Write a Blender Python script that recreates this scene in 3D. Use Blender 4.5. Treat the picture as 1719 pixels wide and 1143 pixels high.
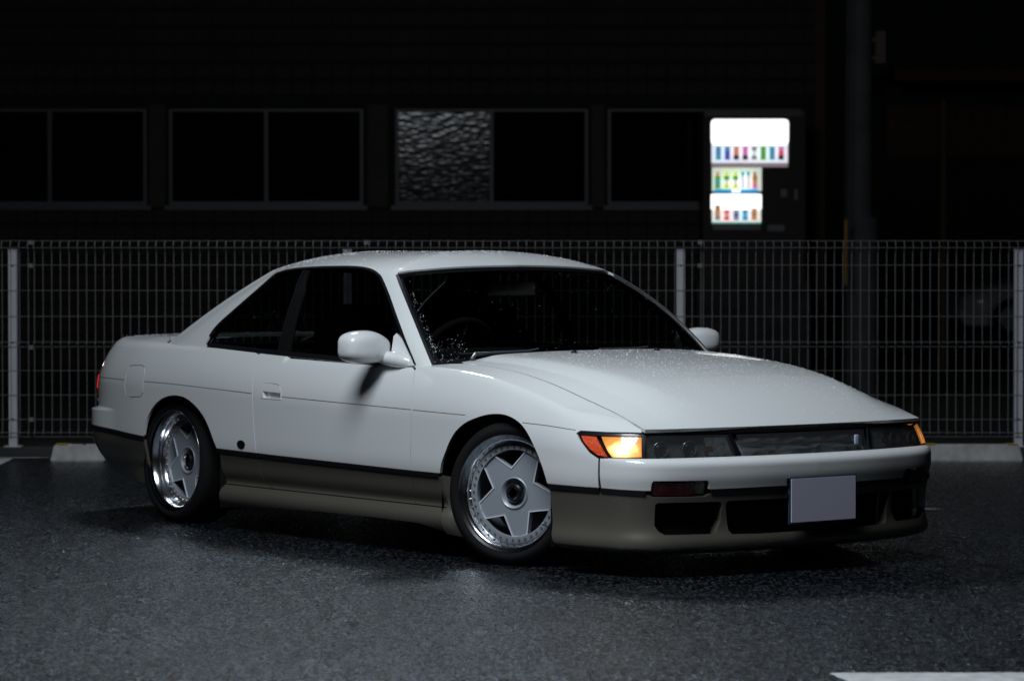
import bpy, bmesh, math, random
import numpy as np
from mathutils import Vector, Matrix, Euler
from mathutils.geometry import delaunay_2d_cdt
random.seed(7); rng = np.random.default_rng(7)
for o in list(bpy.data.objects): bpy.data.objects.remove(o)
scene = bpy.context.scene; COL = scene.collection
R = math.radians

# ---------------------------------------------------------------- camera
CAM_H, PITCH = 1.162, math.atan((571.5-438.4)/5185)
cam = bpy.data.cameras.new('camera'); camo = bpy.data.objects.new('camera', cam); COL.objects.link(camo)
camo.location = (0, 0, CAM_H); camo.rotation_euler = (math.pi/2-PITCH, 0, 0)
cam.sensor_width = 36; cam.lens = 5185/1719*36; cam.clip_end = 400; cam.clip_start = .1
cam.dof.use_dof = True; cam.dof.focus_distance = 12.2; cam.dof.aperture_fstop = 4.3
scene.camera = camo

# ---------------------------------------------------------------- night sky, faint moonlight, car-park lamps
w = bpy.data.worlds.new('World'); scene.world = w; w.use_nodes = True
wn = w.node_tree.nodes; wl = w.node_tree.links; bg = wn['Background']
sky = wn.new('ShaderNodeTexSky'); sky.sky_type = 'NISHITA'; sky.sun_disc = False
sky.sun_elevation = R(52); sky.sun_rotation = R(200)
wl.new(sky.outputs[0], bg.inputs[0]); bg.inputs[1].default_value = SKY = 0.0001
sun = bpy.data.lights.new('moon', 'SUN'); sun.energy = .004; sun.angle = R(.5); sun.color = (.85, .92, 1)
suno = bpy.data.objects.new('moon', sun); COL.objects.link(suno); suno.rotation_euler = (R(38), 0, R(-20))
def lamp(name, loc, target, energy, size, color, spot=None, blend=.6):
    if spot:
        l = bpy.data.lights.new(name, 'SPOT'); l.spot_size = R(spot); l.spot_blend = blend; l.shadow_soft_size = size
    else:
        l = bpy.data.lights.new(name, 'AREA'); l.shape = 'DISK'; l.size = size
    l.energy = energy; l.color = color
    o = bpy.data.objects.new(name, l); COL.objects.link(o); o.location = loc
    o.rotation_euler = (Vector(target)-Vector(loc)).to_track_quat('-Z', 'Y').to_euler(); return o
lamp('lamp_light', (-1.35, 18.0, 5.0), (-.7, 9.0, 0), 78, .8, (.86, .94, 1.0))       # car-park lamp above the fence
lamp('lamp_light', (-1.25, 8.7, 4.9), (.4, 10.9, .4), 305, 2.6, (.85, .93, 1.0))        # car-park lamp over the lane
vs = scene.view_settings; vs.view_transform = 'Standard'; vs.look = 'None'; vs.exposure = 0; vs.gamma = 1; vs.use_curve_mapping = False
scene.render.engine = 'CYCLES'; scene.cycles.max_bounces = 8; scene.cycles.caustics_reflective = False; scene.cycles.caustics_refractive = False; scene.cycles.transparent_max_bounces = 16

# ---------------------------------------------------------------- helpers
def link(o, parent=None, kind=None):
    COL.objects.link(o)
    if parent: o.parent = parent
    if kind: o['kind'] = kind
    return o
def tag(o, label, cat, group=None):
    o['label'] = label; o['category'] = cat
    if group: o['group'] = group
    return o
def empty(name, loc=(0, 0, 0), rz=0, parent=None):
    o = bpy.data.objects.new(name, None); o.empty_display_size = .1; link(o, parent); o.location = loc; o.rotation_euler = (0, 0, rz); return o
def meshobj(name, verts, faces, m, parent=None, kind=None, smooth=False, normals=None):
    me = bpy.data.meshes.new(name); me.from_pydata([tuple(map(float, v)) for v in verts], [], faces)
    if m: me.materials.append(m)
    if smooth or normals is not None: me.polygons.foreach_set('use_smooth', [True]*len(me.polygons))
    me.update()
    if normals is not None: me.normals_split_custom_set(normals)
    return link(bpy.data.objects.new(name, me), parent, kind)
class MB:
    """collects boxes, tubes, discs into one mesh"""
    def __init__(s): s.v = []; s.f = []
    def add(s, v, f):
        n = len(s.v); s.v += [tuple(map(float, p)) for p in v]; s.f += [tuple(i+n for i in q) for q in f]
    def box(s, c, d, rot=None):
        v = [Vector((a*d[0]/2, b*d[1]/2, e*d[2]/2)) for e in (-1, 1) for b in (-1, 1) for a in (-1, 1)]
        if rot is not None: v = [rot @ p for p in v]
        s.add([p+Vector(c) for p in v], [(0, 2, 3, 1), (4, 5, 7, 6), (0, 1, 5, 4), (2, 6, 7, 3), (0, 4, 6, 2), (1, 3, 7, 5)])
    def bb(s, a, b): s.box([(a[i]+b[i])/2 for i in range(3)], [abs(a[i]-b[i]) for i in range(3)])
    def tube(s, pts, r, n=8, caps=True, flat=1.0):
        pts = [Vector(p) for p in pts]; rr = r if hasattr(r, '__len__') else [r]*len(pts); V = []; F = []
        up = Vector((0, 0, 1))
        for i, p in enumerate(pts):
            d = (pts[min(i+1, len(pts)-1)]-pts[max(i-1, 0)]).normalized()
            a = d.cross(up);  a = d.cross(Vector((1, 0, 0))) if a.length < .1 else a
            a.normalize(); b = a.cross(d)
            for k in range(n):
                t = 2*math.pi*k/n; V.append(p+a*math.cos(t)*rr[i]+b*math.sin(t)*rr[i]*flat)
        for i in range(len(pts)-1):
            for k in range(n): F.append((i*n+k, i*n+(k+1) % n, (i+1)*n+(k+1) % n, (i+1)*n+k))
        if caps: F.append(tuple(range(n))[::-1]); F.append(tuple((len(pts)-1)*n+k for k in range(n)))
        s.add(V, F)
    def lathe(s, prof, n=64, axis='Y', c=(0, 0, 0), closed=False):
        """prof: (radius, offset along axis)"""
        V = []; F = []
        for (r, h) in prof:
            for k in range(n):
                t = 2*math.pi*k/n; a, b = r*math.cos(t), r*math.sin(t)
                p = {'Y': (a, h, b), 'Z': (a, b, h), 'X': (h, a, b)}[axis]; V.append((p[0]+c[0], p[1]+c[1], p[2]+c[2]))
        m = len(prof)
        for i in range(m if closed else m-1):
            j = (i+1) % m
            for k in range(n): F.append((i*n+k, i*n+(k+1) % n, j*n+(k+1) % n, j*n+k))
        s.add(V, F)
    def build(s, name, m, parent=None, kind=None, smooth=False, auto=None):
        o = meshobj(name, s.v, s.f, m, parent, kind, smooth)
        if auto:
            bm = bmesh.new(); bm.from_mesh(o.data); bmesh.ops.recalc_face_normals(bm, faces=bm.faces)
            for e in bm.edges:
                if len(e.link_faces) == 2 and e.calc_face_angle(0) > R(auto): e.smooth = False
            for f in bm.faces: f.smooth = True
            bm.to_mesh(o.data); bm.free()
        return o
def rbox(name, c, d, m, parent=None, bev=.02, seg=3, rot=None, taper=None, kind=None):
    bm = bmesh.new(); bmesh.ops.create_cube(bm, size=1)
    for v in bm.verts:
        k = 1.0
        if taper and v.co.z > 0: k = taper
        v.co = Vector((v.co.x*d[0]*k, v.co.y*d[1]*k, v.co.z*d[2]))
    bmesh.ops.bevel(bm, geom=bm.edges[:], offset=bev, segments=seg, profile=.5, affect='EDGES')
    if rot is not None: bmesh.ops.transform(bm, matrix=Euler(rot).to_matrix().to_4x4(), verts=bm.verts)
    bmesh.ops.translate(bm, vec=Vector(c), verts=bm.verts)
    for f in bm.faces: f.smooth = True
    for e in bm.edges:
        if len(e.link_faces) == 2 and e.calc_face_angle(0) > R(50): e.smooth = False
    me = bpy.data.meshes.new(name); bm.to_mesh(me); bm.free(); me.materials.append(m)
    return link(bpy.data.objects.new(name, me), parent, kind)

# ---------------------------------------------------------------- materials
def mat(name, color, rough=.5, metal=0, coat=0, emit=None, estr=0, spec=.5, bump=None, var=None, trans=0):
    m = bpy.data.materials.new(name); m.use_nodes = True; nt = m.node_tree; b = nt.nodes['Principled BSDF']
    b.inputs['Base Color'].default_value = (*color, 1); b.inputs['Roughness'].default_value = rough; b.inputs['Metallic'].default_value = metal
    b.inputs['Coat Weight'].default_value = coat; b.inputs['Coat Roughness'].default_value = .03; b.inputs['Specular IOR Level'].default_value = spec
    if emit: b.inputs['Emission Color'].default_value = (*emit, 1); b.inputs['Emission Strength'].default_value = estr
    if var or bump:
        tc = nt.nodes.new('ShaderNodeTexCoord')
    if var:   # (scale, amount): mottled colour
        n = nt.nodes.new('ShaderNodeTexNoise'); n.inputs['Scale'].default_value = var[0]; n.inputs['Detail'].default_value = 6
        nt.links.new(tc.outputs['Object'], n.inputs['Vector']); r = nt.nodes.new('ShaderNodeMapRange')
        r.inputs['From Min'].default_value = .3; r.inputs['From Max'].default_value = .7; r.inputs['To Min'].default_value = 1-var[1]; r.inputs['To Max'].default_value = 1+var[1]
        nt.links.new(n.outputs['Fac'], r.inputs['Value']); x = nt.nodes.new('ShaderNodeMix'); x.data_type = 'RGBA'; x.blend_type = 'MULTIPLY'; x.inputs[0].default_value = 1
        x.inputs[6].default_value = (*color, 1); nt.links.new(r.outputs[0], x.inputs[7]); nt.links.new(x.outputs[2], b.inputs['Base Color'])
    if bump:  # (scale, distance)
        n = nt.nodes.new('ShaderNodeTexNoise'); n.inputs['Scale'].default_value = bump[0]; n.inputs['Detail'].default_value = 3
        nt.links.new(tc.outputs['Object'], n.inputs['Vector']); u = nt.nodes.new('ShaderNodeBump'); u.inputs['Distance'].default_value = bump[1]; u.inputs['Strength'].default_value = 1
        nt.links.new(n.outputs['Fac'], u.inputs['Height']); nt.links.new(u.outputs[0], b.inputs['Normal'])
    return m
def glassmat(name, tint, rough=.0, base=.03):
    m = bpy.data.materials.new(name); m.use_nodes = True; nt = m.node_tree; nt.nodes.clear()
    o = nt.nodes.new('ShaderNodeOutputMaterial'); t = nt.nodes.new('ShaderNodeBsdfTransparent'); t.inputs[0].default_value = (*tint, 1)
    g = nt.nodes.new('ShaderNodeBsdfGlossy'); g.inputs['Roughness'].default_value = rough; g.inputs[0].default_value = (1, 1, 1, 1)
    mx = nt.nodes.new('ShaderNodeMixShader'); ge = nt.nodes.new('ShaderNodeNewGeometry'); dt = nt.nodes.new('ShaderNodeVectorMath'); dt.operation = 'DOT_PRODUCT'
    nt.links.new(ge.outputs['Incoming'], dt.inputs[0]); nt.links.new(ge.outputs['Normal'], dt.inputs[1]); last = dt.outputs['Value']
    for op, v in (('ABSOLUTE', 0), ('SUBTRACT', None), ('POWER', 5), ('MULTIPLY_ADD', .95)):      # Schlick reflectance, same from both sides of the thin pane
        q = nt.nodes.new('ShaderNodeMath'); q.operation = op; nt.links.new(last, q.inputs[1 if v is None else 0])
        if v is None: q.inputs[0].default_value = 1
        elif v: q.inputs[1].default_value = v
        if op == 'MULTIPLY_ADD': q.inputs[2].default_value = .045
        last = q.outputs[0]
    nt.links.new(last, mx.inputs[0]); nt.links.new(t.outputs[0], mx.inputs[1]); nt.links.new(g.outputs[0], mx.inputs[2]); nt.links.new(mx.outputs[0], o.inputs[0])
    return m, nt
def ramp(nt, fac, stops):
    r = nt.nodes.new('ShaderNodeValToRGB'); e = r.color_ramp.elements
    while len(e) < len(stops): e.new(.5)
    for i, (p, c) in enumerate(stops): e[i].position = p; e[i].color = (*c, 1) if len(c) == 3 else c
    nt.links.new(fac, r.inputs[0]); return r
M = {}
M['white'] = mat('pearl white paint', (.73, .75, .755), .55, coat=.9, spec=.25)
nt = M['white'].node_tree; b = nt.nodes['Principled BSDF']; tc = nt.nodes.new('ShaderNodeTexCoord')
n = nt.nodes.new('ShaderNodeTexNoise'); n.inputs['Scale'].default_value = 2.2; n.inputs['Detail'].default_value = 8; n.inputs['Roughness'].default_value = .65; nt.links.new(tc.outputs['Object'], n.inputs['Vector'])
r = nt.nodes.new('ShaderNodeMapRange'); r.inputs['To Min'].default_value = .02; r.inputs['To Max'].default_value = .10; nt.links.new(n.outputs['Fac'], r.inputs['Value']); nt.links.new(r.outputs[0], b.inputs['Coat Roughness'])
gm = nt.nodes.new('ShaderNodeNewGeometry'); lin_ = nt.nodes.new('ShaderNodeBsdfDiffuse'); lin_.inputs[0].default_value = (.008, .008, .008, 1)   # unpainted inner side of the sheet
ms = nt.nodes.new('ShaderNodeMixShader'); nt.links.new(gm.outputs['Backfacing'], ms.inputs[0]); nt.links.new(b.outputs[0], ms.inputs[1]); nt.links.new(lin_.outputs[0], ms.inputs[2]); nt.links.new(ms.outputs[0], nt.nodes['Material Output'].inputs[0])
M['beige'] = mat('bronze beige metallic paint', (.125, .115, .094), .38, .3, coat=.7)
M['black'] = mat('black rubber trim', (.008, .009, .012), .5, spec=.25)
M['gloss_black'] = mat('gloss black', (.006, .006, .008), .3, coat=.2)
M['dark'] = mat('unlit black plastic', (.006, .006, .006), .9, spec=.1)
M['tyre'] = mat('tyre rubber', (.006, .006, .0065), .85, spec=.2, bump=(60, .0006))
M['chrome'] = mat('polished alloy', (.72, .74, .78), .16, 1)
M['alloy'] = mat('satin silver alloy', (.34, .37, .42), .45, .3, coat=.3)
M['alloyedge'] = mat('machined alloy edge', (.72, .75, .80), .35, .1, coat=.6)
M['bolt'] = mat('brass rivet', (.45, .40, .30), .35, .9)
M['disc'] = mat('brake disc steel', (.12, .12, .12), .4, .9)
M['interior'] = mat('dark grey upholstery', (.006, .0055, .005), .9, spec=.2)
M['trimgrey'] = mat('grey cabin plastic', (.10, .09, .085), .7)
M['plate'] = mat('licence plate aluminium', (.60, .60, .75), .6)
M['plateframe'] = mat('plate frame', (.03, .05, .07), .3, coat=.5)
M['red'] = mat('dark red fog lamp glass', (.045, .003, .004), .12, coat=1)
M['tail'] = mat('tail lamp glass', (.10, .004, .006), .12, coat=1)
M['taillit'] = mat('lit tail lamp', (.4, .01, .01), .2, emit=(1, .03, .04), estr=.55)
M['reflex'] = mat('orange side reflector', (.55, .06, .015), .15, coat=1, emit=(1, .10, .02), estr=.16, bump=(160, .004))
M['glass'], nt = glassmat('tinted car glass', (.62, .65, .65))
M['sideglass'], nt = glassmat('dark tinted side glass', (.24, .26, .26))
M['lensglass'], nt = glassmat('smoked lamp glass', (.55, .58, .60), .03)
o_ = nt.nodes['Material Output']; fm_ = o_.inputs[0].links[0].from_socket; df_ = nt.nodes.new('ShaderNodeBsdfDiffuse'); df_.inputs[0].default_value = (.42, .44, .45, 1); mh = nt.nodes.new('ShaderNodeMixShader'); mh.inputs[0].default_value = .05   # slight grey diffuse haze mixed in
nt.links.new(fm_, mh.inputs[1]); nt.links.new(df_.outputs[0], mh.inputs[2]); nt.links.new(mh.outputs[0], o_.inputs[0])
M['clear'], nt = glassmat('clear lens', (.95, .95, .95))
M['drop'] = mat('rain drop', (.85, .88, .90), .05, coat=1, spec=1)
# ---------------------------------------------------------------- ground
AS = bpy.data.materials.new('damp asphalt'); AS.use_nodes = True; nt = AS.node_tree; b = nt.nodes['Principled BSDF']; tc = nt.nodes.new('ShaderNodeTexCoord')
def tex(kind, scale, vec=None, **k):
    n = nt.nodes.new(kind); n.inputs['Scale'].default_value = scale
    for a, v in k.items(): n.inputs[a].default_value = v
    nt.links.new(vec or tc.outputs['Object'], n.inputs['Vector']); return n
def mth(op, a, b_=None, c=None):
    n = nt.nodes.new('ShaderNodeMath'); n.operation = op
    for i, x in enumerate((a, b_, c)):
        if x is None: continue
        if hasattr(x, 'is_linked'): nt.links.new(x, n.inputs[i])
        else: n.inputs[i].default_value = x
    return n.outputs[0]
sc = nt.nodes.new('ShaderNodeMapping'); sc.inputs['Scale'].default_value = (1, .4, 1); nt.links.new(tc.outputs['Object'], sc.inputs[0])      # stones smeared along the rolling direction
v1 = tex('ShaderNodeTexVoronoi', 115, sc.outputs[0]); v2 = tex('ShaderNodeTexNoise', 75, sc.outputs[0], Detail=4, Roughness=.7); v3 = tex('ShaderNodeTexNoise', .55, Detail=5); v4 = tex('ShaderNodeTexVoronoi', 230)
cs = nt.nodes.new('ShaderNodeSeparateColor'); nt.links.new(v1.outputs['Color'], cs.inputs[0])
agg = mth('POWER', cs.outputs[0], 7.0)
val = mth('MULTIPLY_ADD', agg, .060, .001); val = mth('MULTIPLY', val, mth('MULTIPLY_ADD', v3.outputs['Fac'], 1.0, .55))
# sparse flakes of worn paint
f1 = tex('ShaderNodeTexNoise', 34, Detail=4, Roughness=.7); f2 = tex('ShaderNodeTexNoise', 1.4, Detail=2)
fl = mth('MULTIPLY', mth('GREATER_THAN', f1.outputs['Fac'], .655), mth('GREATER_THAN', f2.outputs['Fac'], .54))
cm = nt.nodes.new('ShaderNodeCombineColor'); nt.links.new(mth('MULTIPLY', val, .86), cm.inputs[0]); nt.links.new(val, cm.inputs[1]); nt.links.new(mth('MULTIPLY', val, 1.22), cm.inputs[2])
mx = nt.nodes.new('ShaderNodeMix'); mx.data_type = 'RGBA'; nt.links.new(fl, mx.inputs[0]); nt.links.new(cm.outputs[0], mx.inputs[6]); mx.inputs[7].default_value = (.25, .27, .29, 1)
nt.links.new(mx.outputs[2], b.inputs['Base Color']); nt.links.new(mth('MULTIPLY_ADD', cs.outputs[1], .14, mth('MULTIPLY_ADD', v3.outputs['Fac'], .08, .16)), b.inputs['Roughness']); nt.links.new(mth('MULTIPLY_ADD', mth('POWER', cs.outputs[2], 5.0), mth('MULTIPLY_ADD', v3.outputs['Fac'], 3.5, 3.5), .06), b.inputs['Specular IOR Level']); b.inputs['Specular Tint'].default_value = (.74, .87, 1, 1)
bp_ = nt.nodes.new('ShaderNodeBump'); bp_.inputs['Distance'].default_value = .0045; bp_.inputs['Strength'].default_value = 1
nt.links.new(mth('ADD', v1.outputs['Distance'], mth('MULTIPLY', v2.outputs['Fac'], 1.4)), bp_.inputs['Height']); nt.links.new(bp_.outputs[0], b.inputs['Normal'])
meshobj('asphalt_ground', [(-80, -20, 0), (80, -20, 0), (80, 140, 0), (-80, 140, 0)], [(0, 1, 2, 3)], AS, kind='structure')
M['paint'] = mat('worn white road paint', (.52, .53, .54), .6, var=(18, .25), bump=(120, .002))
M['concrete'] = mat('pale concrete', (.48, .48, .48), .8, var=(14, .22), bump=(90, .002))
M['oldconcrete'] = mat('old dark concrete', (.04, .04, .04), .85, var=(5, .4), bump=(60, .004))
def rag(name, pts, m, z=.004):
    return meshobj(name, [(x, y, z) for x, y in pts], [tuple(range(len(pts)))], m, kind='structure')
def edge(a, b_, n=40, j=.004):
    a = np.array(a); b_ = np.array(b_); return [tuple(a+(b_-a)*i/n+rng.uniform(-j, j, 2)*(0 < i < n)) for i in range(n)]
rag('parking_line', edge((.895, 8.675), (2.6, 8.70), 80)+edge((2.6, 8.70), (2.6, 8.50), 3)+edge((2.6, 8.50), (.93, 8.475), 40)+edge((.93, 8.475), (.895, 8.675), 6), M['paint'])
rag('parking_line', edge((-2.93, 18.15), (-2.90, 16.9), 30)+edge((-2.90, 16.9), (-3.06, 16.9), 3)+edge((-3.06, 16.9), (-3.09, 18.15), 30), M['paint'])
rag('parking_line', edge((-6, 18.12), (-2.70, 18.12), 50)+edge((-2.70, 18.17), (-6, 18.17), 50), M['paint'], .008)
rag('parking_line', edge((1.2, 14.62), (1.98, 14.42), 20)+edge((2.04, 14.42), (1.2, 14.78), 20), M['paint'])
# low kerb under the fence and dark ground beyond
mb = MB(); mb.bb((-7, 18.22, 0), (9, 18.42, .06)); mb.build('fence_kerb', M['oldconcrete'], kind='structure')
SOIL = mat('dark soil and gravel', (.02, .02, .017), .95, var=(9, .5), bump=(30, .02))
meshobj('back_lot_ground', [(-30, 18.5, .004), (30, 18.5, .004), (30, 70, .004), (-30, 70, .004)], [(0, 1, 2, 3)], SOIL, kind='structure')

# ---------------------------------------------------------------- fence
M['galv'] = mat('galvanised white mesh wire', (.20, .20, .20), .65, 0)
M['post'] = mat('white painted fence post', (.62, .63, .68), .5, var=(12, .06))
FY = 18.32; fz = lambda py: CAM_H-(py-438.4)/283.0
fence = tag(empty('mesh_fence', (0, FY, 0)), 'long low white wire mesh fence with square posts behind the parked coupe', 'fence')
hz = [404.5, 416, 445, 487.5, 531, 574, 582, 622, 663, 704, 726, 733]
bend = {404.5: 0, 416: -.03, 574: 0, 582: 0}
def mesh_panel():
    mb = MB(); r_ = .0018; n = 39; wd = 1.988
    for py in hz:
        y = -.030 if py == 416 else (-.0 if py != 578 else 0); z = fz(py); mb.bb((-wd/2, y-r_*.7, z-r_*.75), (wd/2, y+r_*.7, z+r_*.75))
    prof = [(0, 404.5), (-.030, 412), (-.030, 416), (0, 424), (0, 572), (-.022, 578), (0, 584), (0, 720), (-.022, 727), (0, 734)]
    for i in range(n):
        x = -wd/2+.012+(wd-.024)*i/(n-1)
        for (y0_, p0), (y1_, p1) in zip(prof, prof[1:]):
            a = Vector((x, y0_-.004, fz(p0))); b_ = Vector((x, y1_-.004, fz(p1)))
            mb.add([a+Vector((-r_, -r_, 0)), a+Vector((r_, -r_, 0)), a+Vector((r_, r_, 0)), a+Vector((-r_, r_, 0)), b_+Vector((-r_, -r_, 0)), b_+Vector((r_, -r_, 0)), b_+Vector((r_, r_, 0)), b_+Vector((-r_, r_, 0))],
                   [(0, 1, 5, 4), (1, 2, 6, 5), (2, 3, 7, 6), (3, 0, 4, 7)])
    return mb
def copy_part(o, parent, loc):
    c = o.copy(); COL.objects.link(c); c.parent = parent; c.location = loc; return c
pan = mesh_panel().build('mesh_panel', M['galv'], fence)
mb = MB(); mb.bb((-.024, -.024, .06), (.024, .024, 1.222)); mb.bb((-.026, -.026, 1.222), (.026, .026, 1.232)); mb.bb((-.05, -.05, .058), (.05, .05, .066))
pst = mb.build('post', M['post'], fence)
mb = MB(); mb.lathe([(.0001, -.004), (.006, -.003), (.007, .002)], 8, 'Y'); blt = mb.build('bolt', M['black'], pst)
clp = MB(); clp.bb((-.013, -.008, -.012), (.013, .006, .012)); clp = clp.build('clip', M['galv'], fence)
px_post = [-2.965-2.0, -2.965, -.977, 1.002, 3.01, 5.01]
first = True
for i, x in enumerate(px_post):
    p = pst if first else copy_part(pst, fence, (0, 0, 0)); p.location = (x, 0.035, 0)
    for z in (fz(446), fz(575), fz(704)):
        q = copy_part(blt, p, (0, -.026, z))
    j = x+.115; a = pan if first else copy_part(pan, fence, (0, 0, 0)); a.location = (j+1.0, 0, 0)
    for k, z in enumerate((fz(407), fz(446), fz(583), fz(704))):
        c = clp if (first and k == 0) else copy_part(clp, fence, (0, 0, 0)); c.location = (j-.002, -.006, z)
    first = False
bpy.data.objects.remove(blt)
pst0 = pst

# ---------------------------------------------------------------- wheel stops
M['yellow'] = mat('yellow reflector', (.62, .40, .02), .35)
def wheel_stop(x0, x1, y0, label):
    L = x1-x0; o = tag(empty('wheel_stop', ((x0+x1)/2, y0, 0)), label, 'wheel stop', 'wheel stops along the fence')
    bm = bmesh.new(); 
    v = [bm.verts.new(p) for p in [(-L/2, -.07, 0), (L/2, -.07, 0), (L/2, .07, 0), (-L/2, .07, 0), (-L/2+.02, -.045, .10), (L/2-.02, -.045, .10), (L/2-.02, .045, .10), (-L/2+.02, .045, .10)]]
    for q in [(3, 2, 1, 0), (4, 5, 6, 7), (0, 1, 5, 4), (1, 2, 6, 5), (2, 3, 7, 6), (3, 0, 4, 7)]: bm.faces.new([v[i] for i in q])
    bmesh.ops.bevel(bm, geom=bm.edges[:], offset=.008, segments=2, affect='EDGES'); me = bpy.data.meshes.new('block'); bm.to_mesh(me); bm.free(); me.materials.append(M['concrete'])
    link(bpy.data.objects.new('block', me), o); return o
def reflector(o, x): 
    mb = MB(); mb.bb((x-.032, -.046, .1), (x+.032, -.010, .106)); mb.build('reflector', M['yellow'], o)
o = wheel_stop(-2.675, -2.36, 17.93, 'short pale concrete wheel stop behind the rear bumper of the coupe'); reflector(o, -.09)
mb = MB(); mb.bb((.03, -.0475, .10), (.045, -.04, .103)); mb.bb((-.04, 0.01, .1), (.13, .016, .102)); mb.build('joint', M['oldconcrete'], o)
o = wheel_stop(2.36, 2.962, 17.93, 'long pale concrete wheel stop on the right, beyond the lit left corner lamp'); reflector(o, -.24); reflector(o, .24)
# sparse dry weeds at the fence foot
mb = MB()
for i in range(240):
    x = rng.uniform(-4.5, 4.5); y = rng.uniform(18.05, 18.22); hgt = rng.uniform(.008, .03); a = rng.uniform(0, 6.28); r_ = .012
    mb.add([(x, y, 0.004), (x+.003, y, 0.004), (x+r_*math.cos(a), y+r_*math.sin(a), hgt)], [(0, 1, 2)])
tag(mb.build('weeds', mat('dry weeds', (.06, .06, .035), .9), kind='stuff'), 'sparse dry weeds along the foot of the mesh fence', 'weeds')

# ---------------------------------------------------------------- long building with sliding windows
BY = 29.2; bx = lambda px: (px-859.5)*BY/5185; bz = lambda py: CAM_H-(py-438.4)*BY/5185
bl = tag(empty('tiled_building', (0, BY, 0)), 'long dark building with olive wall tiles and sliding aluminium windows behind the fence', 'building')
M['wall'] = mat('dark render', (.012, .012, .010), .9, var=(3, .3)); M['tile'] = mat('olive ceramic tile', (.024, .023, .014), .8, coat=0, var=(1.3, .35)); M['pilaster'] = mat('olive painted column', (.03, .029, .018), .7, var=(4, .2))
M['alu'] = mat('aluminium window frame', (.075, .075, .08), .5, .3); M['pane'] = mat('black window pane', (.003, .003, .004), .04, spec=.3)
x0, x1 = -8.5, bx(1383); Z1 = 6.5
wins = [(bx(-78), bx(247)), (bx(285), bx(610)), (bx(664), bx(987)), (bx(1020), bx(1343))]
zt, zb = bz(184), bz(345)
mb = MB()
mb.bb((x0, .0, 0), (x1, .25, zb)); mb.bb((x0, .0, zt), (x1, .25, Z1)); xs = [x0]+[q for w_ in wins for q in w_]+[x1]
for i in range(0, len(xs), 2): mb.bb((xs[i], .0, zb), (xs[i+1], .25, zt))
mb.bb((x0, .25, 0), (x1, 6, Z1-.1)); mb.build('wall', M['wall'], bl)
mb = MB(); mb.bb((x0-.2, -.35, Z1), (x1+.2, 6.2, Z1+.25)); mb.build('roof', M['wall'], bl)
for a, b_ in ((bx(618), bx(652)), (bx(253), bx(279)), (bx(993), bx(1014))):
    mb = MB(); mb.bb((a, -.05, zb-.02), (b_, -.002, zt+.04)); mb.build('pilaster', M['pilaster'], bl)
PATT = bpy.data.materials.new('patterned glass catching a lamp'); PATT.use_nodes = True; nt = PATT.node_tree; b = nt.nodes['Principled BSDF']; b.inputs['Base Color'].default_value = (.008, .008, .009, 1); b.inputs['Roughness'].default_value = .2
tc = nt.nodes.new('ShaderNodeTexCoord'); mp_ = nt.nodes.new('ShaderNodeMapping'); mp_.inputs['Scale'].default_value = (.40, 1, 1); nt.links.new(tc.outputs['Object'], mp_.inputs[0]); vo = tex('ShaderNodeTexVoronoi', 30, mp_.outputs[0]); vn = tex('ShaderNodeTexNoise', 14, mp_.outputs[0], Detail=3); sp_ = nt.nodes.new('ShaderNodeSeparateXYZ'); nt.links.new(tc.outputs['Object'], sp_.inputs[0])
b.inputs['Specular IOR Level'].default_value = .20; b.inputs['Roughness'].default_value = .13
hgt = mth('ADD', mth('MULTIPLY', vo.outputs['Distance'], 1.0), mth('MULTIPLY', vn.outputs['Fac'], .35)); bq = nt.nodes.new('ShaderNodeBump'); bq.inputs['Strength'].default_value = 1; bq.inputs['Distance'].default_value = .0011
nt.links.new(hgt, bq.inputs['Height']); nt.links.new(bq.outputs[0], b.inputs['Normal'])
for wi, (a, b_) in enumerate(wins):
    fr = MB(); t = .030; cx = (a+b_)/2
    fr.bb((a, -.02, zb), (a+t, .06, zt)); fr.bb((b_-t, -.02, zb), (b_, .06, zt)); fr.bb((a+t, -.02, zt-t*.8), (b_-t, .06, zt)); fr.bb((a+t, -.02, zb), (b_-t, .06, zb+t*1.2)); fr.bb((cx-.018, -.012, zb+t*1.2), (cx+.018, .05, zt-t*.8))
    wo = fr.build('window', M['alu'], bl)
    for s_ in (0, 1):
        pa, pb = (a+t, cx-.018) if s_ == 0 else (cx+.018, b_-t)
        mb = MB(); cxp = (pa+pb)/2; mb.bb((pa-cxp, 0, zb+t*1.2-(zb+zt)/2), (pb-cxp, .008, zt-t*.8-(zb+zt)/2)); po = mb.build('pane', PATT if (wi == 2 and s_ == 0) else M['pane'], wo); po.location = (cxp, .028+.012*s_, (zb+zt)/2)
    mb = MB(); mb.bb((a-.04, -.06, zb-.045), (b_+.04, -.002, zb-.002)); mb.build('sill', M['alu'], wo)
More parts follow.
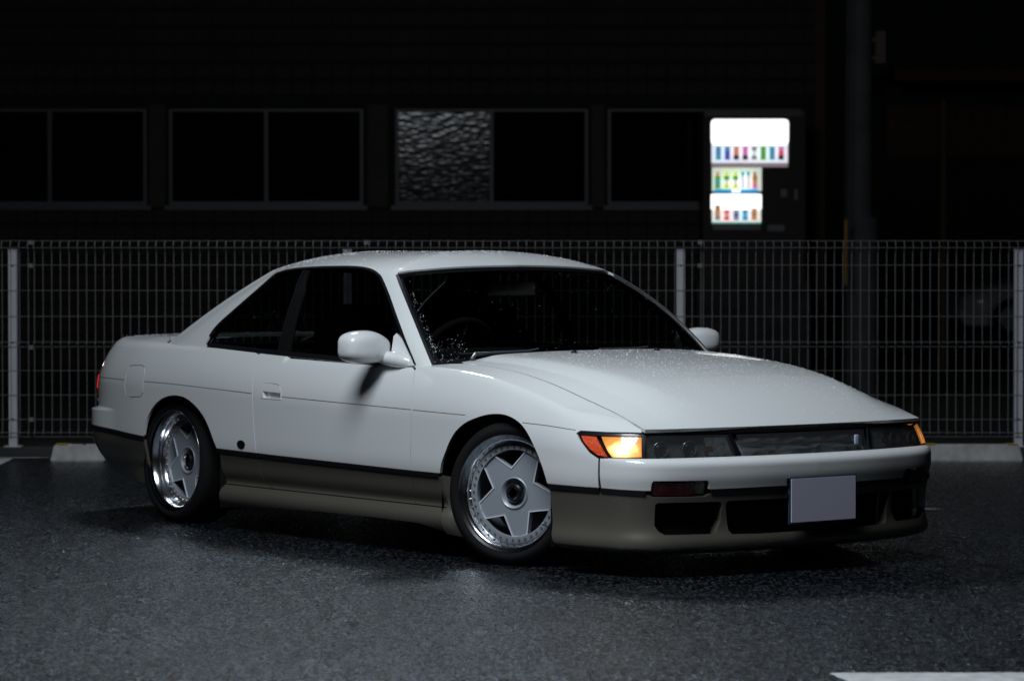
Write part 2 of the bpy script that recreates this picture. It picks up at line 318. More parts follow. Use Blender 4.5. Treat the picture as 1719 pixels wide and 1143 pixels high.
# individual wall tiles
tme = bpy.data.meshes.new('tile'); TW, TH = .186, .128
bm = bmesh.new(); bmesh.ops.create_cube(bm, size=1)
for v_ in bm.verts: v_.co = Vector((v_.co.x*(TW-.008), v_.co.y*.014, v_.co.z*TH))
bmesh.ops.bevel(bm, geom=[e for e in bm.edges if all(q.co.y < 0 for q in e.verts)], offset=.004, segments=1, affect='EDGES'); bm.to_mesh(tme); bm.free(); tme.materials.append(M['tile'])
rowz = [bz(363), bz(391)]+[bz(391)-.150*k for k in (1, 2)]; rowt = [bz(150), bz(150)+.165]
cnt = 0; ncol = int((x1-x0)/TW)
for z in rowz+rowt:
    for c in range(ncol):
        x = x1-TW*(c+.5)
        if x < -5.35 or (x < -4.9 and z not in rowz[:2]): continue
        if x > 2.9: continue
        o = bpy.data.objects.new('tile', tme); COL.objects.link(o); o.parent = bl; o.location = (x, -.0065-rng.uniform(0, .002), z); o.rotation_euler = (rng.uniform(-.01, .01), 0, rng.uniform(-.012, .012)); cnt += 1
print('tiles', cnt)
mb = MB()
for z in [bz(391)-.150*k for k in (3, 4, 5, 6, 7, 8)]+[bz(150)+.165*k for k in range(2, 14)]:
    for c in range(ncol):
        x = x1-TW*(c+.5); mb.bb((x-TW/2+.004, -.014, z-TH/2), (x+TW/2-.004, -.001, z+TH/2)) if z > .1 else None
mb.build('tile', M['tile'], bl, kind='stuff')
mb = MB(); mb.bb((x1-.10, -.07, .0), (x1, -.003, Z1-.1)); mb.build('corner_trim', mat('rusty brown trim', (.05, .028, .015), .8), bl)

# ---------------------------------------------------------------- drinks vending machine
VY = 28.0; vx = lambda px: (px-859.5)*VY/5185; vz = lambda py: CAM_H-(py-438.4)*VY/5185
mb = MB(); mb.bb((vx(1170), 0, 0), (vx(1360), .72, vz(415)-.31)); o = mb.build('concrete_plinth', M['oldconcrete']); o.location = (0, VY-.04, 0); tag(o, 'low dark concrete plinth under the glowing vending machine', 'plinth')
vm = tag(empty('vending_machine', (vx(1265), VY, 0)), 'drinks vending machine with glowing white display beside the dark building', 'vending machine')
cxm = vx(1265); X = lambda px: vx(px)-cxm; zb0 = vz(415)-.31
M['vbody'] = mat('dark red machine body', (.008, .002, .002), .6, coat=.2)
mb = MB(); T0 = .06
mb.bb((X(1180), .03, zb0), (X(1351), .68, vz(187))); 
mb.build('cabinet', M['vbody'], vm)
mb = MB(); mb.bb((X(1180), -.02, vz(199)), (X(1351), .03, vz(187))); mb.bb((X(1180), -.02, zb0), (X(1192), .03, vz(199))); mb.bb((X(1325), -.02, vz(282)), (X(1351), .03, vz(199))); mb.bb((X(1280), -.02, vz(378)), (X(1351), .03, vz(282))); mb.bb((X(1192), -.02, zb0), (X(1351), .03, vz(378)))
mb.build('door_frame', M['vbody'], vm)
def glow(name, col, st): return mat(name, (.9, .9, .9), .5, emit=col, estr=st)
GW = glow('lit white panel', (1, 1, 1), 1.6); G2 = glow('lit shelf back', (.80, .86, .95), .85); G3 = glow('lit green-white shelf', (.72, .85, .72), .70); G4 = glow('lit lower shelf', (.80, .86, .80), .85)
def vpanel(name, m, x0_, y0_, x1_, y1_, d=.0, par=vm, rr=0, grow_=0):
    a, c, e, f_ = X(x0_), X(x1_), vz(y1_), vz(y0_); r_ = rr*.0054; P = []
    for (cx_, cz_, a0) in ((c-r_, f_-r_, 0), (a+r_, f_-r_, 90), (a+r_, e+r_, 180), (c-r_, e+r_, 270)):
        for k in (range(5) if rr else (0,)): t = R(a0+22.5*k); P.append((cx_+r_*math.cos(t), cz_+r_*math.sin(t)))
    n = len(P); v = [(x, d, z) for x, z in P]+[(x, d+.010, z) for x, z in P]
    return meshobj(name, v, [tuple(range(n))]+[(i, i+n, (i+1) % n+n, (i+1) % n) for i in range(n)], m, par)
dp = vpanel('display_panel', GW, 1193, 201, 1323, 244, -.012, rr=7)
vpanel('shelf_back', G2, 1194, 240, 1322, 274, -.010)
vpanel('shelf_ledge', mat('pink-grey ledge', (.5, .4, .42), .5, emit=(.55, .42, .46), estr=.35), 1194, 274, 1322, 281, -.018, rr=1)
vpanel('middle_shelf_back', G3, 1195, 282, 1278, 321, -.010)
vpanel('blue_shelf_strip', mat('blue lit strip', (.02, .2, .4), .5, emit=(.02, .30, .60), estr=.9), 1199, 318, 1272, 324, -.022)
vpanel('blue_strip_glare', GW, 1228, 319, 1242, 323, -.034)
vpanel('lower_display_panel', GW, 1193, 326, 1278, 352, -.012, rr=3)
vpanel('lower_shelf_back', G4, 1195, 349, 1277, 373, -.010)
vpanel('bottom_edge', mat('teal lower edge', (.1, .3, .28), .5, emit=(.15, .45, .40), estr=.5), 1195, 373, 1277, 376, -.014)
def can(px, py0, py1, cols, wpx=6.5):
    """a drink sample standing on its shelf, made of stacked coloured bands"""
    h = (py1-py0)/len(cols); top = None
    for i, c in enumerate(cols):
        r_ = wpx*.0054*(.5 if not (len(cols) > 3 and i == 0) else .3); a, b_ = vz(py0+h*(i+1)), vz(py0+h*i)
        mb = MB(); mb.lathe([(r_*.93, a), (r_, a+.003), (r_, b_-.003), (r_*.9, b_)], 12, 'Z'); mb.v = [(x+X(px), y-.045, z) for x, y, z in mb.v]
        key = 'drink %s' % (c,); m = M.get(key) or mat(key, c, .4, emit=c, estr=.75); M[key] = m
        o = mb.build('sample_can' if top is None else 'can_band', m, vm if top is None else top)
        top = top or o
B, DB, OR, BK, PK, GN, YE, TE, RD, WH, GY, BR = (.10, .28, .50), (.09, .11, .42), (.60, .28, .16), (.04, .04, .05), (.62, .22, .45), (.12, .36, .07), (.75, .80, .15), (.08, .34, .40), (.72, .10, .12), (.85, .88, .90), (.28, .28, .30), (.40, .20, .10)
for px, cs_ in ((1205, (B, B, TE)), (1220, (B, DB, DB)), (1235, (OR, OR, BK)), (1250, (PK, PK, BK)), (1265, (GY, WH, GY)), (1280, (GN, GN, GN)), (1295, (TE, B, TE)), (1310, (PK, RD, BK))): can(px, 247, 269, cs_, 9)
for px, cs_ in ((1204, (OR, GN, TE, GN)), (1219, (YE, GN, WH, YE)), (1234, (YE, GN, WH, YE)), (1246, (TE, WH, WH, WH)), (1255, (TE, WH, WH, WH)), (1266, (BR, BR, OR, PK))): can(px, 289, 317, cs_, 9)
for px, cs_, t_ in ((1204, (BR, OR, GY), 345), (1219, (RD, (.8, .4, .45), RD), 353), (1235, (GY, DB, GY), 353), (1250, (B, (.1, .5, .75), B), 353), (1265, (OR, BR, OR), 350)): can(px, t_, 370, cs_, 9)
VB = mat('machine fittings', (.16, .16, .17), .4)
vpanel('coin_slot', VB, 1310, 318, 1320, 331, -.03); vpanel('coin_return', VB, 1333, 318, 1338, 336, -.03); vpanel('price_plate', VB, 1196, 379, 1276, 386, -.03); vpanel('delivery_flap', VB, 1288, 378, 1316, 388, -.03)
vpanel('top_sign', mat('dim top sign', (.02, .02, .022), .4), 1183, 188, 1347, 196, -.03)

# ---------------------------------------------------------------- utility pole
pole = tag(empty('utility_pole', (2.69, 24.0, 0)), 'grey concrete utility pole right of the vending machine', 'pole')
M['polec'] = mat('pole concrete', (.05, .056, .056), .85, var=(6, .25), bump=(40, .003))
mb = MB(); mb.tube([(0, 0, 0), (0, 0, 2.2), (0, 0, 5), (0, 0, 8)], [.112, .105, .092, .078], 24); mb.build('pole_shaft', M['polec'], pole, auto=50)
mb = MB(); mb.tube([(.03, -.01, 0), (.03, -.01, 1.50)], [.122, .122], 24); mb.tube([(.03, -.01, 1.0), (.03, -.01, 1.05)], [.126, .126], 24); mb.build('lower_sleeve', M['polec'], pole, auto=50)
mb = MB(); mb.bb((.13, -.06, 2.69), (.20, .06, 2.94)); mb.bb((.06, -.02, 2.72), (.14, .02, 2.75)); mb.bb((.06, -.02, 2.86), (.14, .02, 2.89)); mb.build('junction_box', mat('brown junction box', (.06, .043, .025), .7), pole)
g_ = tag(empty('guy_wire', (2.52, 23.6, 0)), 'thin guy wire with yellow and black guard left of the pole', 'guy wire')
mb = MB(); mb.tube([(.03, 0, 0), (.03, 0, 1.35)], .006, 6); mb.tube([(.03, 0, 1.35), (.16, .3, 6.5)], .004, 6); mb.build('wire', M['black'], g_)
mb = MB(); mb.tube([(.03, 0, .98), (.03, 0, 1.48)], .014, 10); mb.build('yellow_guard', mat('yellow plastic guard', (.25, .15, .02), .6), g_)

# ---------------------------------------------------------------- timber shed on the right
sh = tag(empty('brown_shed', (0, 33, 0)), 'low brown timber shed with wide eaves at the far right', 'shed'); sx = lambda px: (px-859.5)*33/5185; sz = lambda py: CAM_H-(py-438.4)*33/5185
WB = mat('brown stained boards', (.06, .028, .012), .8, var=(7, .35)); WB2 = mat('pale timber post', (.12, .085, .03), .8)
mb = MB(); mb.bb((sx(1482), -1.0, sz(146)), (sx(1900), -.9, sz(128))); mb.build('eaves_board', WB, sh)
mb = MB(); mb.bb((sx(1482), -.9, sz(128)), (sx(1900), 4, sz(118))); mb.build('roof', M['wall'], sh)
mb = MB(); mb.bb((sx(1486), .02, 2.15), (sx(1900), .2, sz(146))); mb.build('wall', M['wall'], sh)
bme = bpy.data.meshes.new('board'); q = MB(); q.bb((-.088, -.010, sz(262)), (.088, .010, sz(178))); bme.from_pydata(q.v, [], q.f); bme.materials.append(WB)
for i in range(14):
    o = bpy.data.objects.new('board', bme); COL.objects.link(o); o.parent = sh; o.location = (sx(1488)+.09+.182*i, -rng.uniform(0, .006), 0)
mb = MB(); mb.bb((sx(1577), -.09, 0), (sx(1585), -.02, sz(170))); mb.build('post', WB2, sh)

# ---------------------------------------------------------------- small car far off behind the fence
fc = tag(empty('parked_car', (6.62, 46.5, 0), R(3)), 'dim silver car parked far behind the fence at the right edge', 'car')
SV = mat('silver car paint', (.75, .80, .86), .4, 0, coat=.8); DG = M['pane']
def loft_car():
    # side profile stations: x, half width, z of sill, belt, roof (front at x = 0)
    st = [(0, .60, .30, .58, .60), (.08, .72, .22, .66, .70), (.5, .80, .20, .80, .83), (1.0, .82, .20, .88, .92), (1.35, .82, .20, .93, 1.02), (1.9, .83, .20, .95, 1.38), (2.5, .83, .20, .96, 1.45), (3.2, .83, .20, .96, 1.40), (3.7, .80, .22, .95, 1.02), (4.15, .74, .26, .90, .94), (4.25, .60, .34, .80, .82)]
    v = []; f = []; n = 9
    for x, hw, a, b_, c in st:
        g_ = c > 1.0; tw = hw*(.78 if g_ else .9)
        sec = [(-hw*.96, a), (-hw, a+.2), (-hw*.97, b_), (-tw, c-.03), (-tw*.5, c), (0, c+.01), (tw*.5, c), (tw, c-.03), (hw*.97, b_), (hw, a+.2), (hw*.96, a)]
        v += [(x, y, z) for y, z in sec]
    n = 11
    for i in range(len(st)-1):
        for k in range(n-1): f.append((i*n+k, i*n+k+1, (i+1)*n+k+1, (i+1)*n+k))
    f.append(tuple(range(n))); f.append(tuple((len(st)-1)*n+k for k in range(n))[::-1])
    me = meshobj('body', v, f, SV, fc, smooth=True)
    bm = bmesh.new(); bm.from_mesh(me.data); bmesh.ops.recalc_face_normals(bm, faces=bm.faces); bmesh.ops.subdivide_edges(bm, edges=bm.edges[:], cuts=1, use_grid_fill=True, smooth=.4); bm.to_mesh(me.data); bm.free()
    return me
loft_car()
for q in ([(1.42, -.848, .97), (1.92, -.73, 1.32), (2.45, -.72, 1.39), (2.45, -.856, .98)], [(2.52, -.856, .98), (2.52, -.72, 1.39), (3.15, -.72, 1.34), (3.6, -.83, .98)], [(1.28, -.66, 1.0), (1.82, -.58, 1.38), (1.82, .58, 1.38), (1.28, .66, 1.0)]):
    mb = MB(); mb.add(q, [(0, 1, 2, 3)]); mb.build('window', DG, fc)
for x in (.75, 3.35):
    for s_ in (-1, 1):
        mb = MB(); mb.lathe([(.0001, .0), (.18, .0), (.20, .012), (.30, .005), (.31, .03), (.31, .19)], 24, 'Y', (x, -.86 if s_ < 0 else .67, .31)); w0 = mb.build('wheel', M['tyre'], fc, auto=40)
        mb = MB(); mb.lathe([(.0001, -.006), (.17, -.004), (.19, .002)], 20, 'Y', (x, -.86 if s_ < 0 else .67, .31)); mb.build('hubcap', M['alloy'], w0)
        mb = MB(); mb.lathe([(.355, .0), (.36, .10)], 24, 'Y', (x, -.845 if s_ < 0 else .74, .31)); mb.build('arch', M['dark'], w0)
for s_ in (-1, 1):
    rbox('headlight', (.10, s_*.56, .62), (.10, .26, .12), mat('far headlamp', (.5, .5, .52), .1, coat=1), fc, bev=.02)
rbox('bumper', (.06, 0, .38), (.16, 1.44, .16), SV, fc, bev=.04)
rbox('door_mirror', (1.35, -.92, .98), (.10, .16, .12), SV, fc, bev=.03)
# ---------------------------------------------------------------- body shape functions (car axes: x forward, y left, z up)
def cub(xs, ys):
    """natural cubic spline, linear outside its range"""
    xs = np.array(xs, float); ys = np.array(ys, float); n = len(xs)
    h = np.diff(xs); A = np.zeros((n, n)); b = np.zeros(n); A[0, 0] = A[-1, -1] = 1
    for i in range(1, n-1):
        A[i, i-1] = h[i-1]; A[i, i] = 2*(h[i-1]+h[i]); A[i, i+1] = h[i]
        b[i] = 6*((ys[i+1]-ys[i])/h[i]-(ys[i]-ys[i-1])/h[i-1])
    M = np.linalg.solve(A, b)
    def f(x):
        x = np.asarray(x, float)
        i = np.clip(np.searchsorted(xs, x)-1, 0, n-2); H = h[i]
        xc = np.clip(x, xs[0], xs[-1]); a = xs[i+1]-xc; c = xc-xs[i]
        v = (M[i]*a**3+M[i+1]*c**3)/(6*H)+(ys[i]/H-M[i]*H/6)*a+(ys[i+1]/H-M[i+1]*H/6)*c
        d = (-M[i]*a**2+M[i+1]*c**2)/(2*H)+(ys[i+1]-ys[i])/H-(M[i+1]-M[i])*H/6
        return v+d*(x-xc)
    return f
def sst(a, b, x):
    t = np.clip((np.asarray(x, float)-a)/(b-a), 0, 1); return t*t*(3-2*t)
def smin(a, b, k):
    h = np.clip(.5+.5*(b-a)/k, 0, 1); return b*(1-h)+a*h-k*h*(1-h)
# plan outline of the right half, rear centre to front centre
PL = np.array([(-3.50,0),(-3.495,-.25),(-3.475,-.45),(-3.43,-.61),(-3.35,-.71),(-3.22,-.775),(-3.0,-.812),(-2.7,-.832),(-2.3,-.843),(-1.8,-.847),(-1.2,-.847),
               (-.6,-.847),(0,-.847),(.2,-.845),(.38,-.837),(.51,-.814),(.625,-.783),(.712,-.715),(.762,-.61),(.793,-.48),(.818,-.33),(.832,-.16),(.836,0)], float)
_s = np.r_[0, np.cumsum(np.hypot(*np.diff(PL, axis=0).T))]
_s = _s-np.interp(-1, PL[:15, 0], _s[:15])-1
S0, S1 = _s[0], _s[-1]                     # s = rear centre, front centre;  s is about x along the flank
_cx, _cy = cub(_s, PL[:, 0]), cub(_s, PL[:, 1])
def _C(s):
    s = np.asarray(s, float); m = np.where(s > S1, 2*S1-s, np.where(s < S0, 2*S0-s, s)); g = np.where((s > S1) | (s < S0), -1., 1.)
    return _cx(m), g*_cy(m)
def C(s):
    e = 2e-3; x, y = _C(s); a, b = _C(s+e); c, d = _C(s-e); tx, ty = a-c, b-d; L = np.hypot(tx, ty)
    return x, y, ty/L, -tx/L              # outward normal (right side: -y)
def s_of_x(x): return float(np.interp(x, PL[:, 0], _s))
_zs = cub([-3.6,-3.3,-2.9,-2.5,-2.2,-1.8,-1.15,-.75,-.45,-.13,.17,.42,.58,.75], [.772,.783,.790,.793,.791,.775,.753,.746,.746,.722,.664,.609,.566,.549])
def zs(s): return np.where(np.asarray(s) > .75, .549, _zs(s))
D = .066
def xle(y): q = (np.abs(y)/.715)**2; return .752-.045*q-.047*q*q
_tsh = cub([0,.11,.267,.52,.82,1.17,1.5], [.549,.580,.620,.680,.737,.763,.768])
_tin = cub([0,.06,.14,.25,.4,.55,.72,.91,1.1,1.3], [.549,.588,.632,.677,.716,.743,.763,.779,.788,.793])
def T(x, y):
    """bonnet height"""
    ay = np.abs(y); e = xle(y)-x
    a, b = _tsh(e), _tin(e)
    am = np.minimum(ay, .60)
    yc = np.interp(e, [.04, .11, .22, .37, .6, 1], [.33, .39, .46, .50, .515, .525]); y2 = np.interp(e, [.1, .4, 1], [.20, .24, .27])
    g = 1-sst(.46, .82, ay)*.9-np.clip((ay-.40)/.36, 0, 1)*.1
    cr = np.interp(e, [0, .10, .35, 1.2], [0, .2, 1, 1]); rr = 4e-5
    return a+(b-a)*g-cr*.115*(np.sqrt((am-yc)**2+rr)+(am-yc))*.5-cr*.016*(np.sqrt((am-y2)**2+rr)+(am-y2))*.5+cr*.017*(1-(ay/.7)**2)
def TD(x, y):
    """boot lid height"""
    ay = np.abs(y); c = np.interp(x, [-3.5, -2.9], [.819, .833]); return c-.010*(ay/.6)**2-.022*sst(.60, .80, ay)
_dl = cub([.10,.13,.16,.185,.20,.24,.30,.335,.36,.42], [.030,.010,.006,.020,.036,.030,.015,.006,.002,.0])
def dlow(z): return np.where(np.asarray(z) > .42, 0, _dl(z))
def dU(s, z):
    h = zs(s); H = np.where(np.asarray(s) > .1, .2-.04*sst(.1, .5, s), .2)
    q = np.maximum(np.asarray(z, float)-(h-H), 0)/H
    return dlow(z)+D*q**2
FW = sst
def side(s, w):
    """flank: w is height up to the shoulder, then distance inward over the top"""
    s = np.asarray(s, float); w = np.asarray(w, float); h = zs(s); x, y, nx, ny = C(s)
    q = dU(s, np.minimum(w, h))+np.maximum(w-h, 0)
    px, py = x-nx*q, y-ny*q
    top = np.where(px > -1.6, T(px, py), TD(px, py))
    H = .2
    za = np.where(w > h, h+(w-h)*1.2, w)
    z = smin(za, top+.0, .026)
    z = w+(z-w)*sst(h-.085, h-.045, w)
    return np.stack([px, py, z], -1)
def dlens(s, z):
    """headlamp band: flush on the flank, set back at the front"""
    s = np.where(np.asarray(s) > S1, 2*S1-np.asarray(s), s); f = sst(.50, .95, s); return dU(s, z)*(1-f)+f*(.050+.035*(np.asarray(z)-.447)/.09)
def lens(s, w):
    x, y, nx, ny = C(s); d = dlens(s, w); return np.stack([x-nx*d, y-ny*d, np.asarray(w, float)+0*x], -1)
_db = cub([.085,.10,.118,.14,.17,.22,.30,.335,.37,.40], [.09,.035,.014,.012,.020,.024,.014,.008,.001,.0])
def dB(s, z):
    z = np.asarray(z, float); led = dlens(s, np.full(np.shape(z), .447))
    q = np.clip((z-.405)/.040, 0, 1); top = (1-np.sqrt(np.maximum(1-q**2.6, 0)))*led
    return np.where(z < .40, _db(z), 0)*1+top
def bump(s, w):
    s = np.asarray(s, float); x, y, nx, ny = C(s); d = dB(s, w); 
    return np.stack([x-nx*d, y-ny*d, np.asarray(w, float)+0*x-.012*sst(.35, .40, w)*0], -1)
def rear(s, w):
    """flank behind the rear wheel and the tail, with the bumper standing proud below z .49"""
    s = np.asarray(s, float); w = np.asarray(w, float); x, y, nx, ny = C(s)
    pr = .032*sst(-3.0, -3.35, s)*(1-sst(.478, .492, w)); P = side(s, w)
    low = np.clip((.34-w)/.24, 0, 1)**1.6*.14*sst(-2.75, -3.3, s)+np.where(w < .24, .036-dlow(w), 0)*sst(-2.62, -2.68, s)
    lean = (.012+.012*np.clip((w-.60)/.19, 0, 1.1)**1.2)*sst(-2.75, -3.25, s)
    pr = pr-lean; P = P+np.stack([nx*(pr-low), ny*(pr-low), 0*x], -1); return P
# greenhouse: bottom ring and top ring, key k from windscreen centre (0) round the right side to the rear window centre (12)
GB = np.array([(-.42,0,.768),(-.45,-.30,.765),(-.53,-.60,.760),(-.61,-.735,.754),(-.71,-.775,.747),(-1.1,-.781,.753),(-1.8,-.781,.774),(-2.2,-.775,.789),
               (-2.5,-.755,.792),(-2.66,-.71,.800),(-2.74,-.63,.812),(-2.85,-.3,.825),(-2.88,0,.83)])
GT = np.array([(-1.04,0,1.155),(-1.06,-.28,1.149),(-1.09,-.48,1.136),(-1.125,-.552,1.130),(-1.20,-.584,1.128),(-1.45,-.596,1.139),(-1.75,-.596,1.138),(-1.88,-.586,1.132),
               (-1.97,-.575,1.127),(-2.06,-.550,1.123),(-2.12,-.51,1.129),(-2.2,-.3,1.15),(-2.22,0,1.16)])
_k = np.arange(13)
_gb = [cub(_k, GB[:, i]) for i in range(3)]; _gt = [cub(_k, GT[:, i]) for i in range(3)]
def green(k, t):
    """greenhouse wall, k round the car and t from belt (0) to roof edge (1)"""
    k = np.asarray(k, float); t = np.asarray(t, float)
    B = np.stack([f(k) for f in _gb], -1); G = np.stack([f(k) for f in _gt], -1)
    P = B+(G-B)*t[..., None]
    e = .01; dB_ = np.stack([f(k+e)-f(k-e) for f in _gb], -1); n = np.cross(dB_, G-B); n = n/np.linalg.norm(n, axis=-1, keepdims=True)
    sgn = np.sign((n[..., :2]*(P[..., :2]-np.array([-1.6, 0]))).sum(-1)); n = n*sgn[..., None]
    amp = .034-.022*sst(5.5, 8, k)
    return P+n*(amp*4*t*(1-t))[..., None]
_rc = cub([-2.25,-2.1,-1.9,-1.7,-1.4,-1.2,-1.03], [1.157,1.178,1.198,1.209,1.208,1.191,1.155])
def roof(x, y):
    """roof skin; falls to the top ring at its edge"""
    return _rc(x)
def roofp(k, r):
    """roof as rays: r = 0 at the spine, 1 at the top ring"""
    k = np.asarray(k, float); r = np.asarray(r, float)
    G = np.stack([f(k) for f in _gt], -1)
    cx = np.clip(G[..., 0], -1.95, -1.32); c = np.stack([cx, 0*cx, np.full(cx.shape, 1.2105)], -1)
    P = c+(G-c)*r[..., None]
    z = G[..., 2]+(1.2105-G[..., 2])*(1-r**2.3)
    P = np.stack([P[..., 0], P[..., 1], z], -1); return P
UV = {'archF': [(-0.428, 0.326), (-0.406, 0.379), (-0.377, 0.427), (-0.349, 0.468), (-0.31, 0.507), (-0.251, 0.541), (-0.177, 0.565), (-0.113, 0.579), (-0.053, 0.584), (0.0, 0.581), (0.056, 0.567), (0.108, 0.543), (0.151, 0.509), (0.186, 0.47), (0.215, 0.429), (0.243, 0.379), (0.261, 0.324)],
 'archR': [(-2.722, 0.366), (-2.701, 0.421), (-2.667, 0.476), (-2.605, 0.526), (-2.529, 0.558), (-2.443, 0.572), (-2.364, 0.57), (-2.297, 0.554), (-2.226, 0.522), (-2.17, 0.483), (-2.126, 0.433), (-2.087, 0.377), (-2.063, 0.345)],
 'door_front': [(-0.671, 0.742), (-0.629, 0.662), (-0.607, 0.569), (-0.61, 0.451), (-0.62, 0.332), (-0.636, 0.188)],
 'door_rear': [(-1.826, 0.771), (-1.802, 0.701), (-1.777, 0.6), (-1.771, 0.499), (-1.757, 0.398), (-1.748, 0.335), (-1.747, 0.271), (-1.73, 0.22), (-1.659, 0.196)],
 'fuel': [(-2.891, 0.689), (-2.858, 0.695), (-2.764, 0.698), (-2.731, 0.691), (-2.715, 0.662), (-2.718, 0.573), (-2.741, 0.554), (-2.859, 0.547), (-2.895, 0.561), (-2.908, 0.602), (-2.904, 0.656)],
 'handle': [(-1.713, 0.643), (-1.697, 0.651), (-1.614, 0.648), (-1.58, 0.642), (-1.559, 0.62), (-1.553, 0.583), (-1.715, 0.585)],
 'handle_in': [(-1.7, 0.615), (-1.562, 0.612), (-1.557, 0.585), (-1.691, 0.588)],
 'hoodcut': [(0.704, 0.546), (0.652, 0.571), (0.572, 0.6), (0.477, 0.649), (0.381, 0.694), (0.285, 0.716)],
 'marker': [(0.414, 0.532), (0.428, 0.537), (0.542, 0.534), (0.707, 0.532), (0.712, 0.445), (0.594, 0.441), (0.529, 0.443), (0.486, 0.463), (0.439, 0.503)],
 'reflex': [(0.431, 0.522), (0.498, 0.52), (0.562, 0.449), (0.522, 0.454), (0.484, 0.474), (0.451, 0.499)],
 'amber': [(0.52, 0.521), (0.699, 0.522), (0.705, 0.451), (0.585, 0.449), (0.563, 0.47)],
 'win': [(7.316, 0.02), (7.382, 0.122), (7.483, 0.255), (7.483, 0.484), (7.554, 0.706), (7.762, 0.855), (7.934, 0.94), (7.674, 0.962), (7.271, 0.981), (6.277, 0.988), (5.242, 1.002), (4.831, 1.01), (4.498, 1.008), (4.278, 0.986), (4.114, 0.945), (4.01, 0.887), (3.879, 0.687), (3.841, 0.399), (3.85, 0.189), (3.857, 0.005)],
 'bpil': [(5.816, 0.021), (5.803, 0.192), (5.799, 0.43), (5.831, 0.694), (6.001, 0.983)],
 'bpil2': [(5.696, 0.02), (5.678, 0.2), (5.661, 0.469), (5.664, 0.704), (5.842, 0.98)],
 'ws': [(3.025, -0.006), (3.086, 0.19), (3.156, 0.495), (3.192, 0.8), (3.203, 0.938), (2.923, 0.985), (2.31, 1.001)],
 'sail': [(4.476, -0.004), (3.867, -0.001), (3.862, 0.082), (3.897, 0.239), (3.984, 0.291), (4.109, 0.263), (4.288, 0.144)]}
FRONT_LIP = (-.023, -.81, .280)
REAR_LIP = (-2.502, -.80, .280)
# ---------------------------------------------------------------- panels cut from the body surfaces
def resample(poly, h):
    out = []
    for i in range(len(poly)):
        a = np.array(poly[i]); b = np.array(poly[(i+1) % len(poly)]); n = max(1, int(math.ceil(np.linalg.norm(b-a)/h)))
        for k in range(n): out.append(tuple(a+(b-a)*k/n))
    return out
def smoothline(pts, n=4):
    """Catmull-Rom through an open polyline"""
    P = [np.array(p, float) for p in pts]; P = [2*P[0]-P[1]]+P+[2*P[-1]-P[-2]]; out = []
    for i in range(1, len(P)-2):
        for k in range(n):
            t = k/n; out.append(tuple(.5*((2*P[i])+(-P[i-1]+P[i+1])*t+(2*P[i-1]-5*P[i]+4*P[i+1]-P[i+2])*t*t+(-P[i-1]+3*P[i]-3*P[i+1]+P[i+2])*t**3)))
    out.append(tuple(P[-2])); return out
def inside(poly, pts):
    x, y = pts[:, 0], pts[:, 1]; c = np.zeros(len(pts), bool); n = len(poly)
    for i in range(n):
        x1, y1 = poly[i]; x2, y2 = poly[(i+1) % n]
        if y1 == y2: continue
        m = ((y1 > y) != (y2 > y)); xi = (x2-x1)*(y-y1)/(y2-y1)+x1; c ^= m & (x < xi)
    return c
def dist(poly, pts):
    d = np.full(len(pts), 9.); n = len(poly); P = np.array(poly)
    for i in range(n):
        a = P[i]; b = P[(i+1) % n]; ab = b-a; L = ab@ab
        if L < 1e-14: continue
        t = np.clip(((pts-a)@ab)/L, 0, 1); q = pts-(a+t[:, None]*ab); d = np.minimum(d, np.hypot(q[:, 0], q[:, 1]))
    return d
def fnorm(fn, u, v, ref=(-1.3, 0, .3), e=(.002, .002)):
    a = fn(u+e[0], v)-fn(u-e[0], v); b = fn(u, v+e[1])-fn(u, v-e[1]); n = np.cross(a, b); n /= np.maximum(np.linalg.norm(n, axis=-1, keepdims=True), 1e-12)
    P = fn(u, v)
    if ((P-np.array(ref))*n).sum(-1).mean() < 0: n = -n
    return P, n
